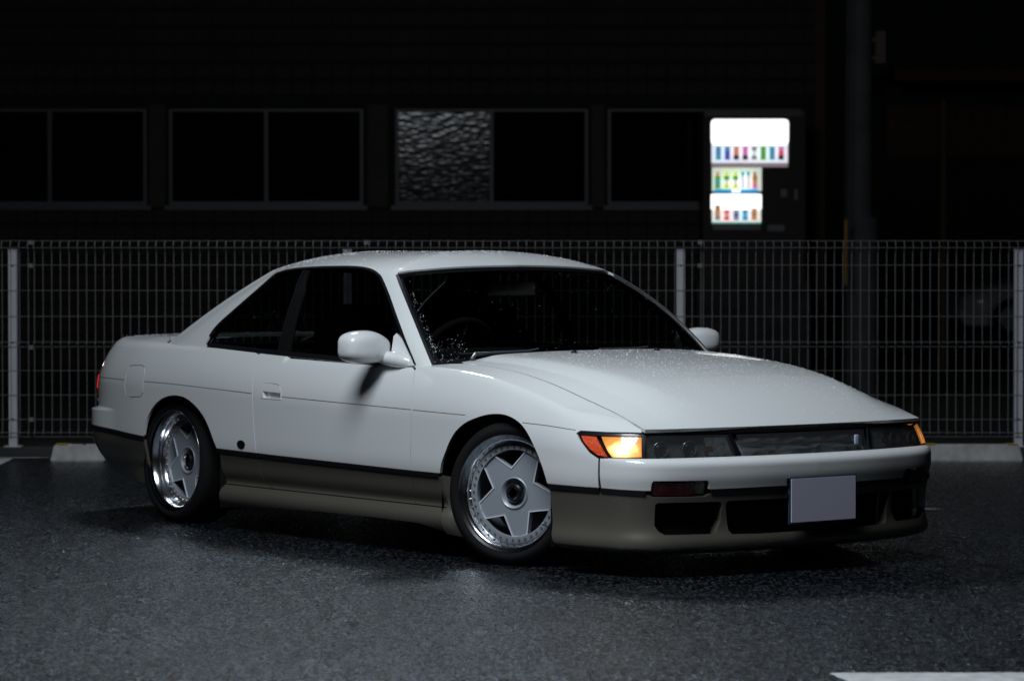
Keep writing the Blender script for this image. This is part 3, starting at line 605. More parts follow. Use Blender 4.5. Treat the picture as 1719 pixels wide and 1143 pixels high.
def panel(name, fn, outer, m, parent, holes=(), h=(.025, .025), lip=.014, mirror=False, rows=(), scale=(1, 1), off=0, ref=(-1.3, 0, .3), holelip=None, label=None, ridge=False):
    """mesh panel over fn's domain; scale stretches the domain so h is even; lip turns every edge inward"""
    sc = np.array(scale, float); hh = h[0]
    loops = [resample([(p[0]*sc[0], p[1]*sc[1]) for p in q], hh) for q in [outer]+list(holes)]
    A = np.array(loops[0]); lo, hi = A.min(0), A.max(0)
    gx = np.arange(lo[0], hi[0]+hh, hh); gy = np.arange(lo[1], hi[1]+h[1], h[1])
    if len(rows): gy = np.unique(np.r_[gy, np.array(rows)*sc[1]])
    G = np.stack(np.meshgrid(gx, gy), -1).reshape(-1, 2)+rng.uniform(-1e-5, 1e-5, (len(gx)*len(gy), 2))
    if ridge:
        hz_ = zs(G[:, 0]/sc[0])*sc[1]; G = G[np.abs(G[:, 1]-hz_) > .036]; us = np.arange(lo[0], hi[0], .007)
        G = np.r_[G, np.concatenate([np.stack([us, zs(us)+o_], -1) for o_ in (-.034, -.026, -.019, -.013, -.008, -.003, .002, .007, .012, .018, .025, .033)])+rng.uniform(-1e-5, 1e-5, (12*len(us), 2))]
    k = inside(loops[0], G)
    for q in loops[1:]: k &= ~inside(q, G)
    G = G[k]
    for q in loops: G = G[dist(q, G) > (min(hh, h[1])*.35)]
    pts = []; edges = []; 
    for q in loops:
        n0 = len(pts); pts += q; edges += [(n0+i, n0+(i+1) % len(q)) for i in range(len(q))]
    nb = len(pts); pts += [tuple(p) for p in G]
    V, E, F, ov, oe, of = delaunay_2d_cdt([Vector(p) for p in pts], edges, [], 0, 1e-7)
    V2 = np.array([tuple(v) for v in V]); F = [f for f in F if len(f) == 3]
    cen = V2[np.array(F)].mean(1); k = inside(loops[0], cen)
    for q in loops[1:]: k &= ~inside(q, cen)
    F = [f for f, t in zip(F, k) if t]; V2 = V2/sc
    P, N = fnorm(fn, V2[:, 0], V2[:, 1], ref); P = P+N*off
    if mirror: P = P*[1, -1, 1]; N = N*[1, -1, 1]
    faces = []; fn_ = []; Fa = np.array(F); a, b, c_ = V2[Fa[:, 0]], V2[Fa[:, 1]], V2[Fa[:, 2]]
    ar = (b[:, 0]-a[:, 0])*(c_[:, 1]-a[:, 1])-(b[:, 1]-a[:, 1])*(c_[:, 0]-a[:, 0]); Fa = np.where((ar < 0)[:, None], Fa[:, ::-1], Fa)
    a, b, c_ = P[Fa[:, 0]], P[Fa[:, 1]], P[Fa[:, 2]]
    if (np.cross(b-a, c_-a)*N[Fa[:, 0]]).sum() < 0: Fa = Fa[:, ::-1]
    for f in Fa.tolist(): faces.append(tuple(f)); fn_ += [tuple(N[i]) for i in f]
    cnt = {}
    for f in faces:
        for i in range(3):
            a, b = f[i], f[(i+1) % 3]; cnt[(a, b)] = cnt.get((a, b), 0)+1
    verts = [tuple(p) for p in P]
    if lip:
        bd = [(a, b) for (a, b) in cnt if (b, a) not in cnt]; mp = {}
        hl = [np.array(q)/sc for q in loops[1:]]
        def low(i):
            if i not in mp:
                L = lip
                if holelip and hl and min(np.hypot(*(q-V2[i]).T).min() for q in hl) < 1e-4: L = holelip
                mp[i] = len(verts); verts.append(tuple(P[i]-N[i]*L))
            return mp[i]
        for a, b in bd:
            c, d = low(a), low(b); faces.append((b, a, c, d)); g = np.cross(P[a]-P[b], np.array(verts[c])-P[b]); L = np.linalg.norm(g)
            g = tuple(g/L) if L > 1e-12 else (0, 0, 1); fn_ += [g]*4
    o = meshobj(name, verts, faces, m, parent, normals=fn_)
    if label: o['label'] = label
    return o
def both(name, fn, outer, m, parent, **k):
    return panel(name, fn, outer, m, parent, **k), panel(name, fn, outer, m, parent, mirror=True, **k)
def ribbon(name, fn, line, wdt, m, parent, off=.0015, mirror=False, thick=None, closed=False, n=4):
    """thin raised strip that follows a surface along a domain polyline"""
    L = smoothline(list(line)+([line[0]] if closed else []), n); U = np.array(L); P, N = fnorm(fn, U[:, 0], U[:, 1])
    T_ = np.gradient(P, axis=0); T_ /= np.linalg.norm(T_, axis=1, keepdims=True); B = np.cross(N, T_)
    v = []; f = []
    for i in range(len(P)):
        o = P[i]+N[i]*off
        v += [P[i]-B[i]*wdt/2-N[i]*.003, o-B[i]*wdt*.45, o+B[i]*wdt*.45, P[i]+B[i]*wdt/2-N[i]*.003]
    if mirror: v = [p*[1, -1, 1] for p in v]
    for i in range(len(P)-1):
        for k in range(3): f.append((4*i+k, 4*i+k+1, 4*i+k+5, 4*i+k+4))
    return meshobj(name, v, f, m, parent)

# ---------------------------------------------------------------- the car
YAW = R(52.75)
car = empty('parked_car', (.644, 12.245, -.004), -YAW)
tag(car, 'white two-door coupe with bronze beige lower panels and lit amber corner lamps', 'car')
wst = lambda s: float(np.interp(s, [-3.6, -3.2, -2.7, -2.06, -1.6, -.6, .27, .53, .73, S1], [.405, .395, .369, .347, .340, .329, .327, .325, .320, .323]))
zf = lambda s: float(zs(s))
MI = lambda s: 2*S1-s
hc = lambda s: float(np.interp(s, [-.6, -.1, .266, .368, .469, .563, .652, .704], [.11, .11, .092, .086, .067, .044, .017, -.003]))
lin = lambda a, b, n=6: [a+(b-a)*i/n for i in range(n+1)]
archF = smoothline(UV['archF'], 3); archR = smoothline(UV['archR'], 3); W = M['white']; BG = M['beige']
dF = UV['door_front']; dR = UV['door_rear']
dfs = lambda w: float(np.interp(w, [p[1] for p in dF[::-1]], [p[0] for p in dF[::-1]]))
drs = lambda w: float(np.interp(w, [p[1] for p in dR[::-1]], [p[0] for p in dR[::-1]]))
g = .0022
HS = [-.50+.03*i for i in range(40)] + [.695]
# front wing
aF = [(s, w_) for s, w_ in archF if w_ > wst(s)+.010]
mk = UV['marker']
P_ = [(dfs(wst(-.6)+.009)+g, wst(-.6)+.009)]+[(s, wst(s)+.009) for s in lin(-.6, aF[0][0]-.002, 3)[1:]]+aF+[(s, wst(s)+.009) for s in (aF[-1][0]+.003, .35, .44, .525)]
P_ += [(.528, .440), (.484, .461), (.436, .501), (.406, .530), (.423, .540), (.539, .538), (.700, .540)]
P_ += [(s, zf(s)+hc(s)-g) for s in HS[::-1]]
P_ += [(-.56, zf(-.56)+.085), (-.63, zf(-.63)+.03), (dfs(.752)+g, zf(-.687)+.0)]
P_ += [(dfs(w_)+g, w_) for w_ in (.72, .68, .62, .57, .51, .45, .39)]
both('front_wing', side, P_, W, car, h=(.022, .014), lip=.012, ridge=True)
# door
hd = UV['handle']; hin = UV['handle_in']
dc = np.mean(hd, 0); grow = lambda q, e: [tuple(np.array(p)+(np.array(p)-np.mean(q, 0))/np.linalg.norm(np.array(p)-np.mean(q, 0))*e) for p in q]
hds = smoothline(hd[:-1]+[hd[-2], hd[-1]], 1)
P_ = [(drs(w_)+g, w_) for w_ in (wst(-1.76)+.009, .40, .45, .5, .56, .62, .68, .74, .765)]+[(s, zf(s)+.003) for s in lin(-1.80, -.70, 14)]+[(dfs(w_)-g, w_) for w_ in (.735, .70, .66, .62, .57, .51, .45, .39, wst(-.62)+.009)]+[(s, wst(s)+.009) for s in lin(-.68, -1.70, 10)]
both('door', side, P_, W, car, holes=[grow(hd, .0028)], h=(.022, .022), lip=.012)
# rear quarter
fu = UV['fuel']; aR = [(s, w_) for s, w_ in archR if w_ > wst(s)+.011]
P_ = [(aR[-1][0]+.004, wst(-2.06)+.009)]+[(s, wst(s)+.009) for s in (-1.95, -1.85)]+[(drs(w_)-g, w_) for w_ in (wst(-1.76)+.009, .40, .45, .5, .56, .62, .68, .74, .768)]
P_ += [(s, zf(s)+.003) for s in (-1.9, -2.0, -2.1, -2.2, -2.3, -2.4, -2.5)]+[(s, zf(s)+e) for s, e in ((-2.6, .012), (-2.68, .03), (-2.74, .07), (-2.80, .115), (-2.9, .13), (-3.1, .13), (-3.25, .12), (-3.4, .085), (-3.55, .04), (-3.66, .003))]
P_ += [(-3.66, w_) for w_ in (.7, .6, .5)]+[(-3.66, wst(-3.6)+.009)]+[(s, wst(s)+.009) for s in (-3.5, -3.3, -3.1, -2.9, -2.8, aR[0][0]-.004)]+aR
for mir in (False, True):
    panel('rear_quarter', rear, P_, W, car, holes=[fu] if not mir else [], h=(.022, .022), lip=.012, rows=(.474, .478, .482, .486, .490, .494), mirror=mir)
panel('fuel_flap', rear, grow(fu, -.004), W, car, h=(.02, .02), lip=.01)
panel('fuel_flap_recess', rear, grow(fu, .003), M['dark'], car, h=(.02, .02), lip=0, off=-.008)
# lower panels
P_ = [(drs(w_)+g, w_) for w_ in (.203, .225, .27, .30, wst(-1.75)-.009)]+[(s, wst(s)-.009) for s in lin(-1.70, -.70, 8)]+[(dfs(w_)-g, w_) for w_ in (wst(-.62)-.009, .27, .203)]
both('door_lower', side, P_, BG, car, h=(.025, .014), lip=.01)
P_ = [(drs(w_)-g, w_) for w_ in (.203, .225, .27, .30, wst(-1.75)-.009)]+[(s, wst(s)-.009) for s in (-1.85, -1.95, -2.055)]+[(-2.06, .27), (-2.06, .203)]
both('quarter_lower', side, P_, BG, car, h=(.025, .014), lip=.01)
P_ = [(dfs(w_)+g, w_) for w_ in (.203, .27, wst(-.62)-.009)]+[(s, wst(s)-.009) for s in (-.55, -.48, -.418)]+[(-.414, .27), (-.4135, .203)]
both('wing_lower', side, P_, BG, car, h=(.025, .014), lip=.01)
P_ = [(-2.06, .199)]+[(s, .199) for s in lin(-2.0, -.5, 10)]+[(-.415, .199), (-.412, .15), (-.410, .100), (-.48, .118), (-.58, .132), (-.9, .134), (-1.17, .133), (-1.67, .122), (-1.9, .108), (-2.057, .094)]
both('side_skirt', side, P_, BG, car, h=(.025, .010), lip=.03)
for sg in (-1, 1):
    v = []; f = []; n = 8
    for i in range(n+1):
        w_ = .098+(.33-.098)*i/n; A = side(-.414, w_); q = [A, A+[.045, .012, -.004], A+[.088, .055, -.016*(1-i/n)], A+[.092, .12, -.016*(1-i/n)]]
        v += [p*[1, -sg, 1] for p in q]
    for i in range(n):
        for k in range(3): f.append((4*i+k, 4*i+k+1, 4*i+k+5, 4*i+k+4))
    meshobj('mud_guard', v, f, BG, car, smooth=True)
# rear bumper
P_ = [(s, wst(s)-.009) for s in lin(-2.712, -3.6, 10)]+[(s, .39) for s in lin(-3.7, 2*S0+3.7, 8)]+[(2*S0-s, wst(s)-.009) for s in lin(-3.6, -2.712, 10)]
P_ += [(2*S0+2.715, .27), (2*S0+2.74, .165)]+[(2*S0-s, e) for s, e in ((-2.95, .165), (-3.2, .18), (-3.5, .20))]+[(s, e) for s, e in ((-3.5, .20), (-3.2, .18), (-2.95, .165), (-2.74, .165), (-2.715, .27))]
panel('rear_bumper', rear, P_, BG, car, h=(.03, .02), lip=.012)
# tail panel with lamps
P_ = [(s, .405) for s in lin(-3.665, 2*S0+3.665, 8)]+[(s, .772) for s in lin(2*S0+3.665, -3.665, 8)]
tp = panel('tail_panel', rear, P_, W, car, h=(.03, .02), lip=.01, rows=(.474, .478, .482, .486, .490, .494))
for mir in (False, True):
    panel('tail_lamp', rear, [(-3.27, .53), (-3.34, .515), (-3.60, .515), (-3.60, .70), (-3.34, .70), (-3.29, .68)], M['tail'], car, h=(.03, .02), lip=.01, off=.004, mirror=mir)
    panel('tail_lamp_glow', rear, [(-3.285, .575), (-3.40, .57), (-3.40, .635), (-3.295, .635)], M['taillit'], car, h=(.03, .02), lip=.003, off=.006, mirror=mir)
    panel('tail_lamp', rear, [(-3.62, .515), (-3.98, .515), (-3.98, .70), (-3.62, .70)], M['tail'], car, h=(.03, .02), lip=.01, off=.003, mirror=mir)
# black trim strip, cut at every panel gap and arch
def strip(a, b, fn, mirror):
    L = [(s, wst(s)) for s in lin(a, b, max(4, int(abs(b-a)/.06)))]
    P_ = [(s, w_-.0088) for s, w_ in L]+[(s, w_+.0088) for s, w_ in L[::-1]]
    panel('trim_strip', fn, P_, M['black'], car, h=(.014, .005), lip=.010, off=.0045, mirror=mirror)
for mir in (False, True):
    for a, b, fn in ((-2.066, drs(.34)-g, side), (drs(.34)+g, dfs(.33)-g, side), (dfs(.33)+g, -.436, side), (.266, .527, side), (-3.66, -2.712, rear), (.533, .722, bump), (.985, S1-.002, bump)):
        strip(a, b, fn, mir)
strip(-3.67, 2*S0+3.67, rear, False)
# thin body line
for mir in (False, True):
    for L in ([(-3.28, .628), (-3.1, .627), (-2.912, .626)], [(-2.714, .625), (-2.5, .623), (-2.1, .6125), (-1.785, .603)], [(-1.552, .5965), (-1.2, .5895), (-.9, .584), (-.612, .5785)], [(-.602, .578), (-.45, .575), (-.25, .5715)], [(.10, .5565), (.25, .551), (.40, .5405)]):
        if mir and L[0][0] < -1.6: L = [(-3.28, .628), (-2.9, .626), (-2.5, .623), (-2.1, .6125), (-1.785, .603)] if L[0][0] < -3 else None
        if L: ribbon('body_line', rear if L[-1][0] < -1.7 else side, L, .0030, M['trimgrey'], car, off=.0004, mirror=mir)
# black seal-like ribbons behind the shut lines, painting in the shade of the gaps
for mir in (False, True):
    ribbon('door_gap_shade', side, [(dfs(w_), w_) for w_ in (.345, .39, .45, .51, .57, .62, .66, .70, .73)], .014, M['dark'], car, off=-.0045, mirror=mir)
    ribbon('door_gap_shade', side, [(drs(w_), w_) for w_ in (.355, .39, .45, .51, .57, .62, .68, .73, .76)], .014, M['dark'], car, off=-.0045, mirror=mir)
    ribbon('bonnet_gap_shade', side, [(s, zf(s)+hc(s)) for s in HS], .016, M['dark'], car, off=-.006, mirror=mir, n=1)
    ribbon('bumper_gap_shade', side, [(.531, .337), (.532, .38), (.532, .437)], .016, M['dark'], car, off=-.005, mirror=mir)
    0 and ribbon('sill_gap_shade', side, [(s, .2) for s in lin(-1.66, -.64, 12)], .010, M['dark'], car, off=-.005, mirror=mir, n=1)
# door handles
for mir in (False, True):
    hp = panel('door_handle', side, hd, W, car, holes=[hin], h=(.012, .012), lip=.004, holelip=.03, off=.0015, mirror=mir)
    panel('handle_gap', side, grow(hd, .006), M['black'], hp, h=(.03, .03), lip=0, off=-.030, mirror=mir)
    panel('handle_pocket', side, grow(hin, .004), W, hp, h=(.02, .02), lip=0, off=-.018, mirror=mir)
# small oval badge behind the door
for mir in (False, True):
    c = (-1.868, .382); q = [(c[0]+.031*math.cos(t), c[1]+.018*math.sin(t)) for t in np.linspace(0, 2*math.pi, 20, endpoint=False)]
    panel('oval_badge', side, q, M['gloss_black'], car, h=(.01, .01), lip=.004, off=.003, mirror=mir)

# bonnet
hcut = [side(s, zf(s)+hc(s)+g) for s in HS if s < .655]
R_ = [(p[0], p[1]) for p in hcut]; R_[-1] = (xle(R_[-1][1])-.004, R_[-1][1])
ye = -R_[-1][1]
F_ = [(xle(y)-.003, y) for y in np.linspace(-ye, ye, 25)[1:-1]]
y0 = -R_[0][1]
B_ = [(-.40-.15*(abs(y)/y0)**2.2, y) for y in np.linspace(y0*.97, -y0*.97, 17)]
hood = lambda x, y: np.stack([x, y, np.minimum(T(x, y), 9)], -1)
bonnet = panel('bonnet', hood, R_+F_+[(x, -y) for x, y in R_[::-1]]+B_, W, car, h=(.022, .022), lip=.014, ref=(.1, 0, -2))
for y in (-.27, .16):
    mb = MB(); x = -.30; z = float(T(x, y)); mb.lathe([(.0001, .011), (.007, .010), (.013, .003), (.015, -.004)], 12, 'Z', (x, y, z)); mb.build('washer_nozzle', M['black'], bonnet, auto=40)
# boot lid
tz = lambda x, y: np.stack([x, y, TD(x, y)], -1)
tr = [rear(s, zf(s)+e+g) for s, e in ((-2.80, .115), (-2.9, .13), (-3.1, .13), (-3.25, .12), (-3.4, .085), (-3.55, .04), (-3.66, .008), (-3.8, .006), (-3.95, .006))]
R_ = [(p[0], p[1]) for p in tr]
panel('boot_lid', tz, [(-2.80, -.60)]+R_+[(x, -y) for x, y in R_[::-1]]+[(-2.80, .60), (-2.86, .4), (-2.875, .15), (-2.875, -.15), (-2.86, -.4)], W, car, h=(.03, .03), lip=.02, ref=(-3, 0, -2))
mb = MB(); mb.bb((-3.3, -.15, .835), (-3.28, .15, .837))

# greenhouse: white shell, windscreen, side glass, rear window
GS = (.3, .35)
win = UV['win']; winS = list(win)
winS = winS[:2]+winS[2:]
def gr(k, t): return green(k, np.minimum(t, 1.02))
KT = lin(2.9, 10.12, 24)
wsl = [(3.02, 0), (3.09, .19), (3.155, .495), (3.19, .80), (3.17, .93), (2.98, .965), (2.3, .978), (1.2, .98), (0, .98)]
Pil = [(3.30, -.03), (3.70, -.03), (3.84, .01)]
shell = [(0, .985)]+wsl[::-1][1:-1]+[(3.02, -.02)]
shellR = [(3.02, -.04), (3.3, -.04), (3.9, .012)]
outer = [(x, y) for x, y in wsl[::-1]][0:]        # along the windscreen edge
lowq = [(3.4, -.03), (3.95, -.02)]
# A pillar + roof rail + C pillar as one closed loop round the side window opening
backl = [(10.05, -.01), (10.12, .2), (10.16, .5), (10.12, .8), (10.25, .93), (10.7, .965), (12, .975)]
A_ = [(0, .98), (1.2, .98), (2.3, .978), (2.98, .965), (3.17, .93), (3.19, .80), (3.155, .495), (3.09, .19), (3.02, -.05)]
A_ += [(3.3, -.05), (3.6, -.04), (3.9, -.012), (4.4, -.012), (5, -.012), (6, -.012), (7, -.012), (7.6, -.012), (8.2, -.012), (8.8, -.02), (9.4, -.03), (10.0, -.03)]+backl
A_ += [(k, 1.0) for k in (11, 10, 9, 8, 7, 6, 5, 4, 3, 2, 1, 0)]
wk = [(k, max(t, .004)) for k, t in winS]
both('pillar_frame', gr, A_, W, car, holes=[wk], h=(.03, .03), lip=.008, scale=GS, ref=(-1.6, 0, .6))
trim_hole = grow([(k*GS[0], t*GS[1]) for k, t in wk], -.012); trim_hole = [(a/GS[0], b_/GS[1]) for a, b_ in trim_hole]
both('pillar_trim', gr, A_, M['interior'], car, holes=[trim_hole], h=(.05, .05), lip=0, off=-.024, scale=GS, ref=(-1.6, 0, .6))
# roof skin
def rf(k, r): return roofp(k, r)
v, f = [], []; K = np.linspace(0, 12, 97); RR = np.r_[np.linspace(.02, .85, 14), .9, .94, .97, 1.0]
for sg in (1, -1):
    n0 = len(v)
    for r_ in RR: v += [tuple(p*[1, sg, 1]) for p in roofp(K, np.full(K.shape, r_))]
    for i in range(len(RR)-1):
        for j in range(len(K)-1):
            a = n0+i*len(K)+j; q = (a, a+1, a+len(K)+1, a+len(K)); f.append(q if sg > 0 else q[::-1])
v += [(-1.95, 0, 1.2105), (-1.32, 0, 1.2105)]
bm = bmesh.new(); me = bpy.data.meshes.new('roof'); me.from_pydata(v[:-2], [], f); bm.from_mesh(me); bmesh.ops.remove_doubles(bm, verts=bm.verts, dist=.0015)
bnd = [e for e in bm.edges if e.is_boundary and e.calc_length() < .2 and abs(e.verts[0].co.y) < .03 and abs(e.verts[1].co.y) < .03]
try: bmesh.ops.holes_fill(bm, edges=[e for e in bm.edges if e.is_boundary], sides=0)
except Exception: pass
for q in bm.faces: q.smooth = True
big = [q for q in bm.faces if len(q.verts) > 60]; 
for q in big:
    if q.calc_area() > .4: bm.faces.remove(q)
bmesh.ops.recalc_face_normals(bm, faces=bm.faces)
bm.to_mesh(me); bm.free(); me.materials.append(W); link(bpy.data.objects.new('roof', me), car)
# windscreen (full width in one sheet)
def green_ws(k, t):
    """windscreen sheet: flat towards its side edges"""
    k = np.asarray(k, float); a, b_ = green(np.full(k.shape, 2.1), t), green(np.full(k.shape, 3.15), t); u = ((k-2.1)/1.05)[..., None]
    return np.where((k > 2.1)[..., None], a+(b_-a)*u, green(np.minimum(k, 2.1), t))
gw = lambda k, t: np.where((k >= 0)[..., None], green_ws(np.abs(k), t), green_ws(np.abs(k), t)*[1, -1, 1])
WS = [(k, t) for k, t in ((3.00, 0), (3.07, .19), (3.135, .495), (3.17, .80), (3.15, .92), (2.97, .955), (2.3, .97), (1.2, .972))]
WSl = [(0, .972)]+[(-k, t) for k, t in WS[::-1]]
ws_out = WS+WSl
ws_out = ws_out+[(-2, -.03), (-1, -.03), (0, -.03), (1, -.03), (2, -.03)]
ws = panel('windscreen', gw, ws_out, M['glass'], car, h=(.05, .05), lip=0, scale=GS, off=-.004, ref=(-1.6, 0, .5))
fr = .11
band = [(k, t) for k, t in ws_out]
inn = [(2.86, .05), (2.92, .30), (2.96, .60), (2.98, .86), (2.86, .91), (2.2, .925), (0, .93), (-2.2, .925), (-2.86, .91), (-2.98, .86), (-2.96, .60), (-2.92, .30), (-2.86, .05), (-1, .04), (1, .04)]
panel('windscreen_border', gw, ws_out, M['black'], car, holes=[inn], h=(.05, .05), lip=0, scale=GS, off=-.007, ref=(-1.6, 0, .5))
for mir in (False, True):
    ribbon('windscreen_moulding', green, [(3.03, .0), (3.085, .17), (3.15, .495), (3.18, .80), (3.16, .925)], .013, M['black'], car, off=.003, mirror=mir)
# side glass, frames
gs = grow(wk, .0)
for mir in (False, True):
    panel('side_window', gr, wk, M['sideglass'], car, h=(.05, .05), lip=0, scale=GS, off=-.012, mirror=mir, ref=(-1.6, 0, .6))
    cl = wk+[wk[0]]
    ribbon('window_seal', gr, wk[1:], .013, M['dark'], car, off=.002, mirror=mir, n=3)
    ribbon('waist_moulding', gr, [(k, .018) for k in (7.2, 7, 6.5, 6, 5.5, 5, 4.6, 4.2, 3.95, 3.87)], .020, M['black'], car, off=.004, mirror=mir)
    bp, bp2 = UV['bpil'], UV['bpil2']; mid = [((a[0]+b_[0])/2, min(a[1], .97)) for a, b_ in zip(bp, bp2)]
    panel('centre_pillar', gr, bp[:-1]+[(5.97, .975)]+[(5.84, .975)]+bp2[:-1][::-1], M['dark'], car, h=(.05, .05), lip=.01, scale=GS, off=-.006, mirror=mir, ref=(-1.6, 0, .6))
    ribbon('pillar_seal', gr, [(k, t) for k, t in bp[:-1]]+[(5.97, .97)], .008, M['black'], car, off=.0, mirror=mir)
# rear window
gb = lambda k, t: np.where((k <= 12)[..., None], green(np.where(k > 12, 24-k, k), t), green(np.where(k > 12, 24-k, k), t)*[1, -1, 1])
rw = [(10.04, 0), (10.10, .2), (10.14, .5), (10.10, .8), (10.22, .94), (10.7, .975), (12, .985), (13.3, .975), (13.78, .94), (13.9, .8), (13.86, .5), (13.9, .2), (13.96, 0), (13, -.02), (12, -.02), (11, -.02)]
panel('rear_window', gb, rw, M['sideglass'], car, h=(.05, .05), lip=0, scale=GS, off=-.004, ref=(-1.6, 0, .5))
# cowl under the windscreen
mb = MB(); v = []; f = []; Y = np.linspace(-.70, .70, 29)
for y in Y:
    q = abs(y)/.70; xh = -.385-.16*q**2.2; v += [(xh, y, .735), (xh-.02, y, .752), (xh-.10, y, .752-.01*q), (xh-.13, y, .72)]
for i in range(28):
    for k in range(3): f.append((4*i+k, 4*i+k+1, 4*i+k+5, 4*i+k+4))
meshobj('cowl_panel', v, f, M['black'], car)

# front bumper
fs = [(.536, wst(.53)+.009)]+[(s, wst(s)+.009) for s in (.60, .66, .72, .80, .9, 1.05, 1.2, 1.35, S1)]
fogc = [(.752, .308), (.745, .318), (.745, .356), (.752, .364), (.965, .362), (.972, .354), (.970, .314), (.962, .306)]
up = fs+[(MI(s), w_) for s, w_ in fs[::-1][1:]]
top = [(s, .4446) for s in lin(.536, MI(.536), 40)]
mir_ = lambda q: [(MI(s), w_) for s, w_ in q][::-1]
rowsb = tuple(.405+.04*x for x in (0, .15, .3, .45, .6, .7, .8, .88, .94, .98))
fogU = [(.742, wst(.75)+.0090)]+[(.745, .356), (.752, .365), (.965, .363), (.974, .354), (.975, wst(.97)+.0090)]
fs2 = [(.536, wst(.53)+.009), (.60, wst(.6)+.009), (.66, wst(.66)+.009), (.72, wst(.72)+.009)]+fogU+[(s, wst(s)+.009) for s in (1.05, 1.2, 1.35, S1)]
up = fs2+[(MI(s), w_) for s, w_ in fs2[::-1][1:]]+top[::-1]
bumper = panel('front_bumper', bump, up, W, car, h=(.022, .012), lip=.02, rows=rowsb)
h1 = [(.760, .276), (.772, .284), (1.026, .282), (1.036, .270), (1.034, .21), (1.014, .170), (1.0, .164), (.80, .166), (.775, .178), (.758, .20)]
h2 = [(1.052, .274), (1.064, .283), (MI(1.064), .283), (MI(1.052), .274), (MI(1.066), .175), (MI(1.08), .160), (MI(1.2), .157), (1.2, .157), (1.08, .160), (1.066, .175)]
fl2 = [(.266, wst(.27)-.009), (.4, wst(.4)-.009), (.53, wst(.53)-.009), (.63, wst(.63)-.009), (.735, wst(.72)-.009), (.742, .309), (.752, .304), (.962, .302), (.975, .309), (.985, wst(.97)-.009), (1.2, wst(1.2)-.009), (S1, wst(S1)-.009)]
bot = [(.330, .088), (.5, .088), (1.0, .088), (S1, .088)]
lo = fl2+[(MI(s), w_) for s, w_ in fl2[::-1][1:]]+[(MI(s), w_) for s, w_ in bot]+bot[::-1][1:]+[(.290, .10), (.272, .15), (.262, .24)]
panel('bumper_apron', bump, lo, BG, car, holes=[h1, h2, mir_(h1)], h=(.022, .010), lip=.02, holelip=.05)
for q, nm in ((h1, 'air_intake'), (h2, 'air_intake'), (mir_(h1), 'air_intake')):
    panel(nm, bump, grow(q, .02), M['dark'], car, h=(.05, .05), lip=0, off=-.055)
# fog lamps in their pockets
for mir in (False, True):
    fm = (lambda q: q) if not mir else mir_
    q = fm([(.745, .308), (.745, .364), (.972, .362), (.972, .306)])
    panel('lamp_pocket', bump, q, W, car, h=(.03, .02), lip=0, off=-.028)
    panel('fog_lamp', bump, fm([(.753, .3095), (.753, .359), (.918, .357), (.918, .308)]), M['red'], car, h=(.02, .02), lip=.02, off=-.006)
# headlamp band
hb = [(s, .546) for s in lin(.71, MI(.71), 30)]
panel('lamp_housing', lens, [(.706, .440), (.706, .548)]+hb+[(MI(.706), .548), (MI(.706), .440)]+[(s, .438) for s in lin(MI(.72), .72, 24)], M['dark'], car, h=(.03, .03), lip=0, off=-.045)
def frame_(nm, out, inn, mir, parent=car):
    panel(nm, lens, out, M['gloss_black'], parent, holes=[inn], h=(.025, .025), lip=.010, off=.001, mirror=mir)
for mir in (False, True):
    frame_('lamp_surround', mk, grow(UV['reflex'], .002) and [(.424, .524), (.50, .523), (.60, .525), (.701, .525), (.706, .449), (.60, .446), (.524, .450), (.484, .470), (.446, .502)], mir)
    panel('side_reflector', lens, UV['reflex'], M['reflex'], car, h=(.02, .02), lip=.01, off=-.001, mirror=mir)
AM = bpy.data.materials.new('lit amber lamp'); AM.use_nodes = True; nt = AM.node_tree; b = nt.nodes['Principled BSDF']
b.inputs['Base Color'].default_value = (.5, .22, .05, 1); b.inputs['Roughness'].default_value = .15; b.inputs['Coat Weight'].default_value = 1
tc = nt.nodes.new('ShaderNodeTexCoord'); sep = nt.nodes.new('ShaderNodeSeparateXYZ'); nt.links.new(tc.outputs['Object'], sep.inputs[0])
ab = nt.nodes.new('ShaderNodeMath'); ab.operation = 'ABSOLUTE'; nt.links.new(sep.outputs[1], ab.inputs[0]); cmb = nt.nodes.new('ShaderNodeCombineXYZ'); nt.links.new(sep.outputs[0], cmb.inputs[0]); nt.links.new(ab.outputs[0], cmb.inputs[1]); nt.links.new(sep.outputs[2], cmb.inputs[2])
c0 = lens(.622, .474); ds = nt.nodes.new('ShaderNodeVectorMath'); ds.operation = 'SUBTRACT'; ds.inputs[1].default_value = (float(c0[0]), -float(c0[1]), float(c0[2])); nt.links.new(cmb.outputs[0], ds.inputs[0])
sc_ = nt.nodes.new('ShaderNodeVectorMath'); sc_.operation = 'MULTIPLY'; sc_.inputs[1].default_value = (.8, .8, 1.35); nt.links.new(ds.outputs[0], sc_.inputs[0])
ln = nt.nodes.new('ShaderNodeVectorMath'); ln.operation = 'LENGTH'; nt.links.new(sc_.outputs[0], ln.inputs[0])
nz = nt.nodes.new('ShaderNodeTexNoise'); nz.inputs['Scale'].default_value = 42; nt.links.new(tc.outputs['Object'], nz.inputs['Vector'])
ad = nt.nodes.new('ShaderNodeMath'); ad.operation = 'MULTIPLY_ADD'; ad.inputs[1].default_value = .035; nt.links.new(nz.outputs['Fac'], ad.inputs[0]); nt.links.new(ln.outputs['Value'], ad.inputs[2])
rp = ramp(nt, ad.outputs[0], [(.0, (1, .84, .58)), (.034, (1, .72, .40)), (.052, (.66, .36, .13)), (.070, (.28, .10, .022)), (.11, (.12, .04, .008))])
nt.links.new(rp.outputs[0], b.inputs['Emission Color']); b.inputs['Emission Strength'].default_value = 3.0
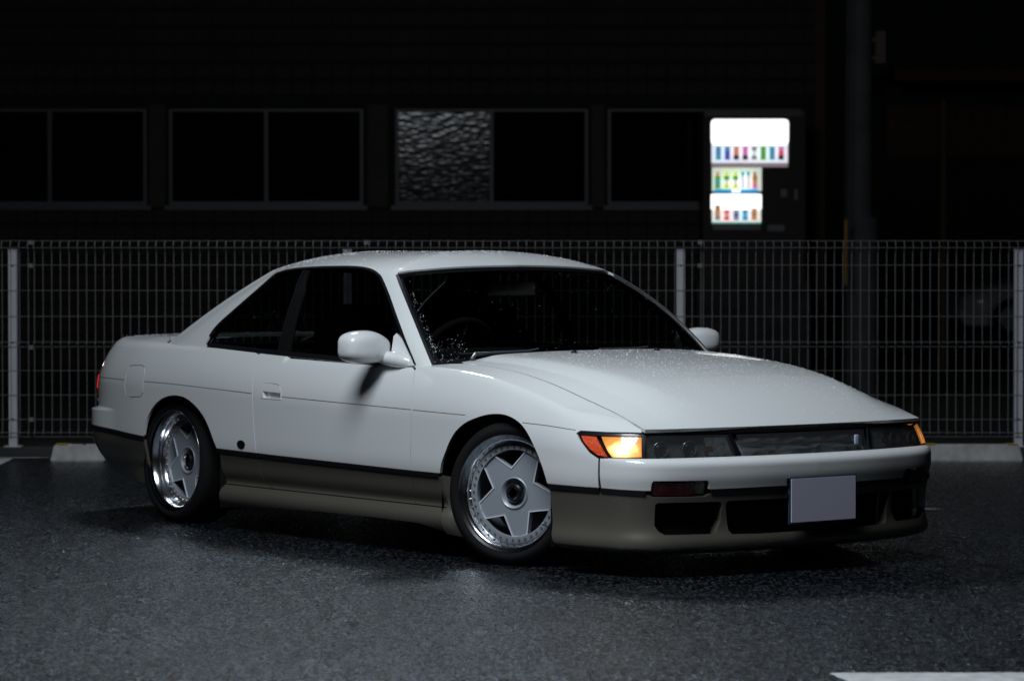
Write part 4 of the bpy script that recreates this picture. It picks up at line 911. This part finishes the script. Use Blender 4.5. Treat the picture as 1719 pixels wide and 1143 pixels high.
for mir in (False, True):
    q = UV['amber'] if not mir else [(s_+(.032 if s_ > .65 else 0), w_) for s_, w_ in UV['amber']]
    panel('indicator_lamp', lens, q, AM, car, h=(.015, .015), lip=.012, off=.004 if mir else -.002, mirror=mir)
for mir in (False, True):
    panel('lamp_back', lens, [(.426, .524), (.50, .523), (.60, .525), (.705, .525), (.709, .449), (.60, .446), (.524, .450), (.484, .470), (.446, .502)], M['dark'], car, h=(.04, .04), lip=0, off=-.016, mirror=mir)
    A, N_ = fnorm(lens, np.array([.711, .711]), np.array([.444, .53])); q = [A[0], A[1], A[1]-N_[1]*.05, A[0]-N_[0]*.05]; q = [tuple(p*[1, -1 if mir else 1, 1]) for p in q]
    meshobj('lamp_divider', q, [(0, 1, 2, 3)], M['dark'], car)
# headlamps: smoked lens, two projector bowls, reflector facets behind
M['lampback'] = mat('dark lamp chrome', (.13, .14, .15), .35, .1, coat=.5, bump=(24, .01)); M['bowl'] = mat('lamp bowl chrome', (.32, .34, .37), .2, .5, coat=1); M['facet'] = mat('lamp reflector', (.20, .22, .22), .3, .2, coat=1, bump=(38, .012))
M['facet2'] = mat('grille crystal', (.32, .34, .36), .2, .4, coat=1); M['amberbulb'] = mat('unlit amber bulb', (.10, .045, .02), .3)
def lensframe(s0): 
    P, N = fnorm(lens, np.array([s0]), np.array([.483])); return Vector(P[0]), Vector(N[0])
for mir in (False, True):
    my = -1 if mir else 1
    hl = empty('headlamp', parent=car)
    panel('lens_cover', lens, [(.722, .447), (.722, .527), (1.098, .524), (1.118, .446)], M['lensglass'], hl, h=(.03, .03), lip=0, off=0, mirror=mir)
    panel('reflector', lens, [(.72, .445), (.72, .525), (1.105, .525), (1.125, .445)], M['lampback'], hl, h=(.03, .03), lip=0, off=-.035, mirror=mir)
    panel('side_facets', lens, [(1.01, .452), (1.0, .520), (1.095, .520), (1.11, .452)], M['facet'], hl, h=(.02, .02), lip=.01, off=-.012, mirror=mir)
    for s0 in (.798, .930):
        P, N = lensframe(s0); P = P-N*.020; N2 = Vector((N.x, N.y, 0)).normalized()
        mb = MB(); mb.lathe([(.0300, .006), (.0290, .007), (.0280, .003), (.027, -.006)], 32, 'Y'); mb.v = [tuple(Vector((P.x, P.y*my, P.z))+Matrix.Rotation(math.atan2(N2.y*my, N2.x)-math.pi/2, 3, 'Z') @ Vector(p)) for p in mb.v]
        mb.build('projector_ring', M['bowl'], hl, auto=50)
        mb = MB(); mb.lathe([(.0001, .010), (.012, .008), (.021, .002), (.027, -.010)], 32, 'Y'); mb.v = [tuple(Vector((P.x, P.y*my, P.z))+Matrix.Rotation(math.atan2(N2.y*my, N2.x)-math.pi/2, 3, 'Z') @ Vector(p)) for p in mb.v]
        mb.build('projector_lens', M['gloss_black'], hl, auto=50)
    panel('amber_bulb', lens, [(.992, .470), (.992, .487), (1.028, .487), (1.028, .470)], M['amberbulb'], hl, h=(.02, .02), lip=.01, off=-.010, mirror=mir)
    ribbon('lens_edge', lens, [(.714, .446), (.714, .485), (.714, .527)], .010, M['gloss_black'], hl, off=.003, mirror=mir, n=2)
    ribbon('lens_edge', lens, [(1.105, .527), (1.118, .49), (1.135, .446)], .020, M['gloss_black'], hl, off=.002, mirror=mir, n=2)
panel('grille_cover', lens, [(1.150, .447), (1.138, .523), (MI(1.138), .523), (MI(1.150), .447)], M['lensglass'], car, h=(.03, .03), lip=0, off=0)
v = []; f = []; nc, rws = 14, (.448, .466, .483, .500, .522)
for i in range(nc+1):
    s_ = 1.142+(MI(1.142)-1.142)*i/nc
    for j, w_ in enumerate(rws):
        P, N = fnorm(lens, np.array([s_]), np.array([w_])); v.append(tuple(P[0]-N[0]*(.012+.014*((i*(j+1)*7+j*3) % 5)/4+(.010 if j == 2 else 0))))
for i in range(nc):
    for j in range(4):
        a, b_ = i*5+j, (i+1)*5+j; f += [(a, b_, b_+1), (a, b_+1, a+1)] if (i+j) % 2 else [(a, b_, a+1), (b_, b_+1, a+1)]
meshobj('grille_crystal', v, f, M['facet2'], car)
ribbon('grille_bar', lens, [(s, .483) for s in lin(1.25, MI(1.25), 12)], .006, M['bowl'], car, off=-.006)
c = lensframe(MI(1.205))[0]
rbox('grille_emblem', (c[0]+.004, c[1], .485), (.008, .020, .038), mat('pale blue emblem', (.45, .55, .75), .2, coat=1), car, bev=.003)
for w_, t_ in ((.5345, .013), (.4420, .007)):
    ribbon('lamp_trim', lens, [(s, w_) for s in lin(.712, MI(.712), 40)], t_, M['gloss_black'], car, off=.002, n=1)
# number plate
pl = empty('number_plate', (.857, .004, .276), parent=car)
mb = MB(); mb.bb((.0026, -.163, -.081), (.0056, .163, .081)); mb.build('plate_sheet', M['plate'], pl)
rbox('plate_frame', (-.002, 0, 0), (.009, .344, .178), M['plateframe'], pl, bev=.003, seg=2)
mb = MB(); mb.bb((-.03, -.12, -.06), (-.006, .12, .02)); mb.build('plate_bracket', M['black'], pl)
mb = MB(); mb.bb((-.004, -.186, .055), (.004, -.173, .085)); mb.bb((-.004, -.186, .012), (.003, -.178, .035)); mb.build('plate_clip', M['chrome'], pl)

# wheels
def make_wheel(dish, steer, camber, loc, left=False):
    """outer face looks toward -y; local origin is the lip centre"""
    wo = empty('wheel', parent=car); wo.location = loc
    wo.rotation_euler = (R(camber)*(1), 0, R(steer)+(math.pi if left else 0))
    rt, rl = .2755, .2245; wd = .20
    mb = MB(); prof = [(rl-.006, .004), (rl+.004, -.004), (rl+.018, -.010), (rt-.026, -.008), (rt-.008, .002), (rt, .018), (rt+.001, .05), (rt+.001, wd-.05), (rt, wd-.018), (rt-.008, wd-.002), (rt-.030, wd+.006), (rl, wd)]
    mb.lathe(prof, 96); 
    ty = mb.build('tyre', M['tyre'], wo, auto=50)
    mb = MB()
    for k in range(4):
        y = .035+k*.043; mb.lathe([(rt+.0016, y), (rt+.0016, y+.005)], 96)
    mb.build('tread_groove', M['dark'], ty)
    mb = MB(); mb.lathe([(rl-.008, .0), (rl, -.004), (rl+.003, .002), (rl-.002, .010), (rl-.010, .010), (rl-.018, .016), (rl-.024, dish*.7), (rl-.029, dish), (rl-.034, dish+.006)], 96); mb.build('rim_lip', M['chrome'], wo, auto=60)
    mb = MB(); mb.lathe([(rl-.030, dish+.004), (rl-.034, dish+.001), (rl-.0575, dish+.001), (rl-.060, dish+.014), (rl-.036, dish+.06), (rl-.05, wd-.02), (rl-.01, wd)], 96); mb.build('rim_ring', M['alloy'], wo, auto=40)
    mb = MB()
    for k in range(40):
        t = 2*math.pi*k/40; r_ = rl-.0455; c = (r_*math.cos(t), dish-.002, r_*math.sin(t)); mb.lathe([(.0001, -.004), (.0036, -.0036), (.0045, .003)], 6, 'Y', c)
    mb.build('rim_bolts', M['bolt'], wo, kind='stuff')
    # five-pointed face
    ri, ro, hub = .099, rl-.0555, .056; face = dish+.006
    star = []
    for k in range(5):
        t0 = R(63+72*k)                       # spoke direction
        for dt, r_ in ((-36, ri), (-11.5, ro), (0, ro+.0015), (11.5, ro)):
            a = t0+R(dt); star.append((r_*math.cos(a), r_*math.sin(a)))
    circ = [(hub*math.cos(t), hub*math.sin(t)) for t in np.linspace(0, 2*math.pi, 40, endpoint=False)]
    fnw = lambda u, v: np.stack([u, 0*u+face+.004*np.clip((np.hypot(u, v)-.06)/.11, 0, 1), v], -1)
    sp = panel('spoke_face', fnw, star, M['alloy'], wo, holes=[circ], h=(.03, .03), lip=.022, ref=(0, 1, 0))
    def inset(poly, d):
        out = []; n = len(poly)
        for i in range(n):
            p0, p1, p2 = (np.array(poly[(i+j) % n]) for j in (-1, 0, 1)); e1 = (p1-p0)/np.linalg.norm(p1-p0); e2 = (p2-p1)/np.linalg.norm(p2-p1)
            n1 = np.array([-e1[1], e1[0]]); n2 = np.array([-e2[1], e2[0]]); bi = n1+n2; bi /= max(bi@bi, .3)/2*1.0; out.append(tuple(p1+bi*d/1.0*.5*2/2))
        return out
    a, b_ = star, inset(star, .009); v = []; f = []; n = len(star)
    for (q, hgt) in ((a, .0), (a, -.003), (b_, -.003), (b_, .0)):
        v += [(p[0], face+hgt+.004*min(max((math.hypot(*p)-.06)/.11, 0), 1)-.0003, p[1]) for p in q]
    for L in range(3):
        for i in range(n): f.append((L*n+i, L*n+(i+1) % n, (L+1)*n+(i+1) % n, (L+1)*n+i))
    meshobj('spoke_edge', v, f, M['alloyedge'], sp)
    mb = MB(); mb.lathe([(.062, face-.002), (.058, face-.006), (.052, face-.002), (.045, face+.012), (.038, face+.014), (.036, face+.03), (.0001, face+.03)], 48); mb.build('hub_bowl', M['alloy'], wo, auto=40)
    mb = MB(); mb.lathe([(.036, face+.012), (.036, face-.004), (.030, face-.010), (.024, face-.010), (.022, face-.002), (.022, face+.02), (.0001, face+.02)], 32); mb.build('centre_nut', M['gloss_black'], wo, auto=40)
    mb = MB(); mb.lathe([(.024, face-.012), (.021, face-.013), (.019, face-.009), (.019, face)], 32); mb.build('nut_ring', M['chrome'], wo, auto=60)
    mb = MB(); mb.lathe([(.14, wd-.06), (.14, wd-.045), (.06, wd-.045)], 48); mb.lathe([(.14, wd-.06), (.06, wd-.06)], 48); mb.build('brake_disc', M['disc'], wo, auto=40)
    mb = MB(); mb.lathe([(.0001, wd-.03), (rl-.02, wd-.03)], 48); mb.build('inner_drum', M['dark'], wo)
    mb = MB(); a = R(-38); mb.tube([((rl-.028)*math.cos(a), dish-.002, (rl-.028)*math.sin(a)), ((rl-.045)*math.cos(a), dish-.022, (rl-.045)*math.sin(a))], .0035, 8); mb.build('valve_stem', M['chrome'], wo)
    return wo
make_wheel(.040, 21, -1.5, FRONT_LIP)
make_wheel(.070, 0, -2.0, REAR_LIP)
make_wheel(.040, 19, -1.5, (FRONT_LIP[0], -FRONT_LIP[1], FRONT_LIP[2]), True)
make_wheel(.070, 0, -2.0, (REAR_LIP[0], -REAR_LIP[1], REAR_LIP[2]), True)
# wheel-arch liners
for arch, rr in ((UV['archF'], 1), (UV['archR'], 1)):
    for sg in (1, -1):
        A = [side(np.array(s), np.array(w_)) for s, w_ in arch]; A = [A[0]*[1, 1, 0]+[0, 0, .10 if arch is UV['archF'] else .24]]+A+[A[-1]*[1, 1, 0]+[0, 0, .10]]
        cen = np.array([np.mean([p[0] for p in A]), 0, .3]); v = []; f = []; n = len(A)
        for yy, g_ in ((.010, 1.0), (.045, 1.06), (.37, 1.06)):
            for p in A:
                q = cen+(p-cen)*g_; v.append((q[0], sg*(p[1]+yy), q[2]))
        for L in range(2):
            for i in range(n-1): f.append((L*n+i, L*n+i+1, (L+1)*n+i+1, (L+1)*n+i))
        f.append(tuple(2*n+i for i in range(n)))
        meshobj('arch_liner', v, f, M['dark'], car)
# floor pan
mb = MB(); mb.bb((-3.2, -.47, .16), (.62, .47, .19)); mb.bb((-2.0, -.78, .165), (-.48, -.475, .185)); mb.bb((-2.0, .475, .165), (-.48, .78, .185)); mb.bb((-3.15, -.68, .21), (-2.78, -.475, .23)); mb.bb((-3.15, .475, .21), (-2.78, .68, .23)); mb.bb((.36, -.66, .13), (.66, .66, .15))
mb.build('floor_pan', M['dark'], car)
mb = MB(); mb.bb((-.44, -.70, .17), (-.42, .70, .72)); mb.bb((-2.42, -.62, .17), (-2.40, .62, .70)); mb.build('bulkhead', M['dark'], car)
mb = MB(); mb.bb((.55, -.60, .15), (.60, .60, .52)); mb.build('radiator_panel', M['dark'], car)
mb = MB(); mb.tube([(-3.30, .42, .19), (-3.52, .42, .19)], .04, 16); mb.build('exhaust_pipe', M['chrome'], car)
# cabin
dash = rbox('dashboard', (-.68, 0, .70), (.38, 1.34, .14), M['interior'], car, bev=.05)
rbox('instrument_hood', (-.80, -.36, .775), (.18, .40, .07), M['interior'], dash, bev=.03)
for sg in (-1, 1):
    st = empty('front_seat', (-1.42, sg*.36, 0), parent=car)
    rbox('seat_cushion', (0.08, 0, .34), (.50, .48, .18), M['interior'], st, bev=.06)
    rbox('seat_back', (-.24, 0, .62), (.16, .46, .58), M['interior'], st, bev=.06, rot=(0, R(-14), 0), taper=.85)
    rbox('headrest', (-.27, 0, .90), (.10, .26, .16), M['interior'], st, bev=.04, rot=(0, R(-12), 0))
rbox('rear_bench', (-2.26, 0, .60), (.30, 1.16, .34), M['interior'], car, bev=.07)
rbox('parcel_shelf', (-2.58, 0, .78), (.42, 1.16, .03), M['interior'], car, bev=.01)
rbox('headlining', (-1.62, 0, 1.125), (.75, .98, .02), M['interior'], car, bev=.008)
rbox('door_trim', (-1.25, -.745, .60), (1.0, .03, .26), M['interior'], car, bev=.01); rbox('door_trim', (-1.25, .745, .60), (1.0, .03, .26), M['interior'], car, bev=.01)
rbox('rear_view_mirror', (-1.10, 0.02, 1.045), (.03, .23, .062), M['trimgrey'], car, bev=.013, rot=(0, R(-6), R(-12)))
sw = MB(); th = np.linspace(0, 2*math.pi, 33); rt_ = Matrix.Rotation(R(-62), 3, 'Y')
sw.tube([tuple(Vector((-.98, -.36, .765))+rt_ @ Vector((.178*math.cos(t), .178*math.sin(t), 0))) for t in th], .014, 8, caps=False)
for t in (0, 2.1, 4.2): sw.tube([(-.98, -.36, .765), tuple(Vector((-.98, -.36, .765))+rt_ @ Vector((.17*math.cos(t), .17*math.sin(t), 0)))], .012, 6)
sw.tube([(-.98, -.36, .765), (-.80, -.36, .70)], .03, 8); sw.build('steering_wheel', M['interior'], car, smooth=True)
# wipers
M['wiper'] = mat('dark wiper metal', (.05, .055, .065), .35)
def onws(k, t, off): 
    P, N = fnorm(gw, np.array([float(k)]), np.array([float(t)]), (-1.6, 0, .5)); return P[0]+N[0]*off
for L, ar in (([(2.25, .065), (1.7, .055), (1.1, .05), (.5, .05), (-.1, .055)], [(2.05, -.01), (1.95, .035), (1.2, .045), (1.05, .06)]),
              ([(.1, .06), (-.7, .055), (-1.3, .055), (-1.9, .06)], [(.25, -.01), (.12, .035), (-.6, .045), (-.8, .055)])):
    wp = MB(); wp.tube([onws(k, t, .010) for k, t in L], [.004]+[.007]*(len(L)-2)+[.004], 6); wo_ = wp.build('wiper_blade', M['black'], car, auto=50)
    wp = MB(); wp.tube([onws(k, t, .026) for k, t in ar], [.010, .009, .006, .005], 6); wp.build('wiper_arm', M['wiper'], wo_, auto=50)
# door mirrors
def make_mirror(sg):
    root = empty('door_mirror', parent=car)
    v = []; f = []; nu, nv = 40, 20; ce = Vector((-.887, -.882, .821)); rz = Matrix.Rotation(R(10), 3, 'Z')
    for i in range(nv+1):
        ph = -math.pi/2+math.pi*i/nv
        for j in range(nu):
            th = 2*math.pi*j/nu; sx = lambda c_, p_: math.copysign(abs(c_)**p_, c_)
            x = sx(math.cos(th), .72)*sx(math.cos(ph), .56)*.075; z = sx(math.sin(th), .66)*sx(math.cos(ph), .50)*.0670; y = math.sin(ph)*.120
            if y > 0: z = z*(1-(.42 if z > 0 else .0)*(y/.130)**1.5)-.006*(y/.13)**2; x *= 1-.10*(y/.130)
            if x < -.035: x = -.035-(x+.035)*.05
            k_ = .84 if sg > 0 else 1.0; p = rz @ Vector((x*k_, y*k_, z*k_))+ce; v.append((p.x, -p.y*sg*-1 if sg < 0 else -p.y, p.z) if False else (p.x, p.y*(1 if sg < 0 else -1), p.z))
    for i in range(nv):
        for j in range(nu): f.append((i*nu+j, i*nu+(j+1) % nu, (i+1)*nu+(j+1) % nu, (i+1)*nu+j))
    hs = meshobj('mirror_housing', v, f, W, root, smooth=True)
    bm = bmesh.new(); bm.from_mesh(hs.data); bmesh.ops.remove_doubles(bm, verts=bm.verts, dist=1e-5); bmesh.ops.recalc_face_normals(bm, faces=bm.faces); bm.to_mesh(hs.data); bm.free()
    pg = [rz @ Vector((-.0395, y, z))+ce for y, z in ((-.10, -.045), (-.10, .045), (.085, .040), (.095, -.04))]
    mb = MB(); mb.add([(p.x, p.y*(1 if sg < 0 else -1), p.z) for p in pg]+[(p.x+.004, p.y*(1 if sg < 0 else -1), p.z) for p in pg], [(0, 1, 2, 3), (7, 6, 5, 4), (0, 4, 5, 1), (1, 5, 6, 2), (2, 6, 7, 3), (3, 7, 4, 0)]); mb.build('mirror_glass', M['chrome'], root)
    mb = MB(); mb.tube([(-.90, .80*sg, .778), (-.86, .80*sg, .776), (-.82, .79*sg, .773), (-.775, .778*sg, .768), (-.735, .764*sg, .760), (-.705, .748*sg, .750)], [.022, .029, .033, .034, .027, .008], 20, flat=.95); mb.build('mirror_stalk', W, root, auto=60)
    panel('mirror_sail', gr, UV['sail'], W, root, h=(.05, .05), lip=.014, scale=GS, off=.008, mirror=sg > 0, ref=(-1.6, 0, .6))
make_mirror(-1); make_mirror(1)
# rain drops: a scatter of small beads, too many to count
ico = bmesh.new(); bmesh.ops.create_icosphere(ico, subdivisions=1, radius=1); iv = [v.co.copy() for v in ico.verts]; fi = [tuple(v.index for v in q.verts) for q in ico.faces]; ico.free()
def beads(name, spots, parent):
    v = []; f = []
    for p, n_, r_ in spots:
        q = Vector(n_).to_track_quat('Z', 'Y').to_matrix(); n0 = len(v)
        v += [tuple(q @ Vector((c.x*r_, c.y*r_*random.uniform(.8, 1.1), c.z*r_*.5))+Vector(p)) for c in iv]; f += [tuple(i+n0 for i in t) for t in fi]
    o = meshobj(name, v, f, M['drop'], parent, kind='stuff', smooth=True)
sp = []
def scatter(fn, u0, u1, v0, v1, n, ref, rmin=.0012, rmax=.0030, dens=None):
    U = rng.uniform(u0, u1, n); V = rng.uniform(v0, v1, n); P, N = fnorm(fn, U, V, ref)
    for i in range(n):
        if dens is not None and rng.random() > dens(U[i], V[i]): continue
        sp.append((P[i], N[i], rmin+(rmax-rmin)*rng.random()**2.5))
scatter(hood, -.42, .70, -.62, .62, 2600, (0, 0, -2), dens=lambda x, y: 1.0 if x < xle(y)-.03 else 0)
scatter(side, -.5, .5, .0, .0, 1, (-1.3, 0, .3))
for sg in (1, -1):
    fnr = (lambda k, r_: roofp(k, r_)*[1, sg, 1]); scatter(fnr, 0, 12, .05, .97, 700, (-1.6, 0, -2), .0015, .004)
scatter(gw, -3, 3, .03, .9, 90, (-1.6, 0, .5), .0006, .0016)
scatter(gw, 2.0, 3.0, .02, .22, 120, (-1.6, 0, .5), .0006, .0020)
scatter(gw, 2.80, 2.98, .1, .7, 60, (-1.6, 0, .5), .001, .003)
scatter(tz, -3.4, -2.9, -.55, .55, 350, (-3, 0, -2))
beads('rain_drops', sp, car)
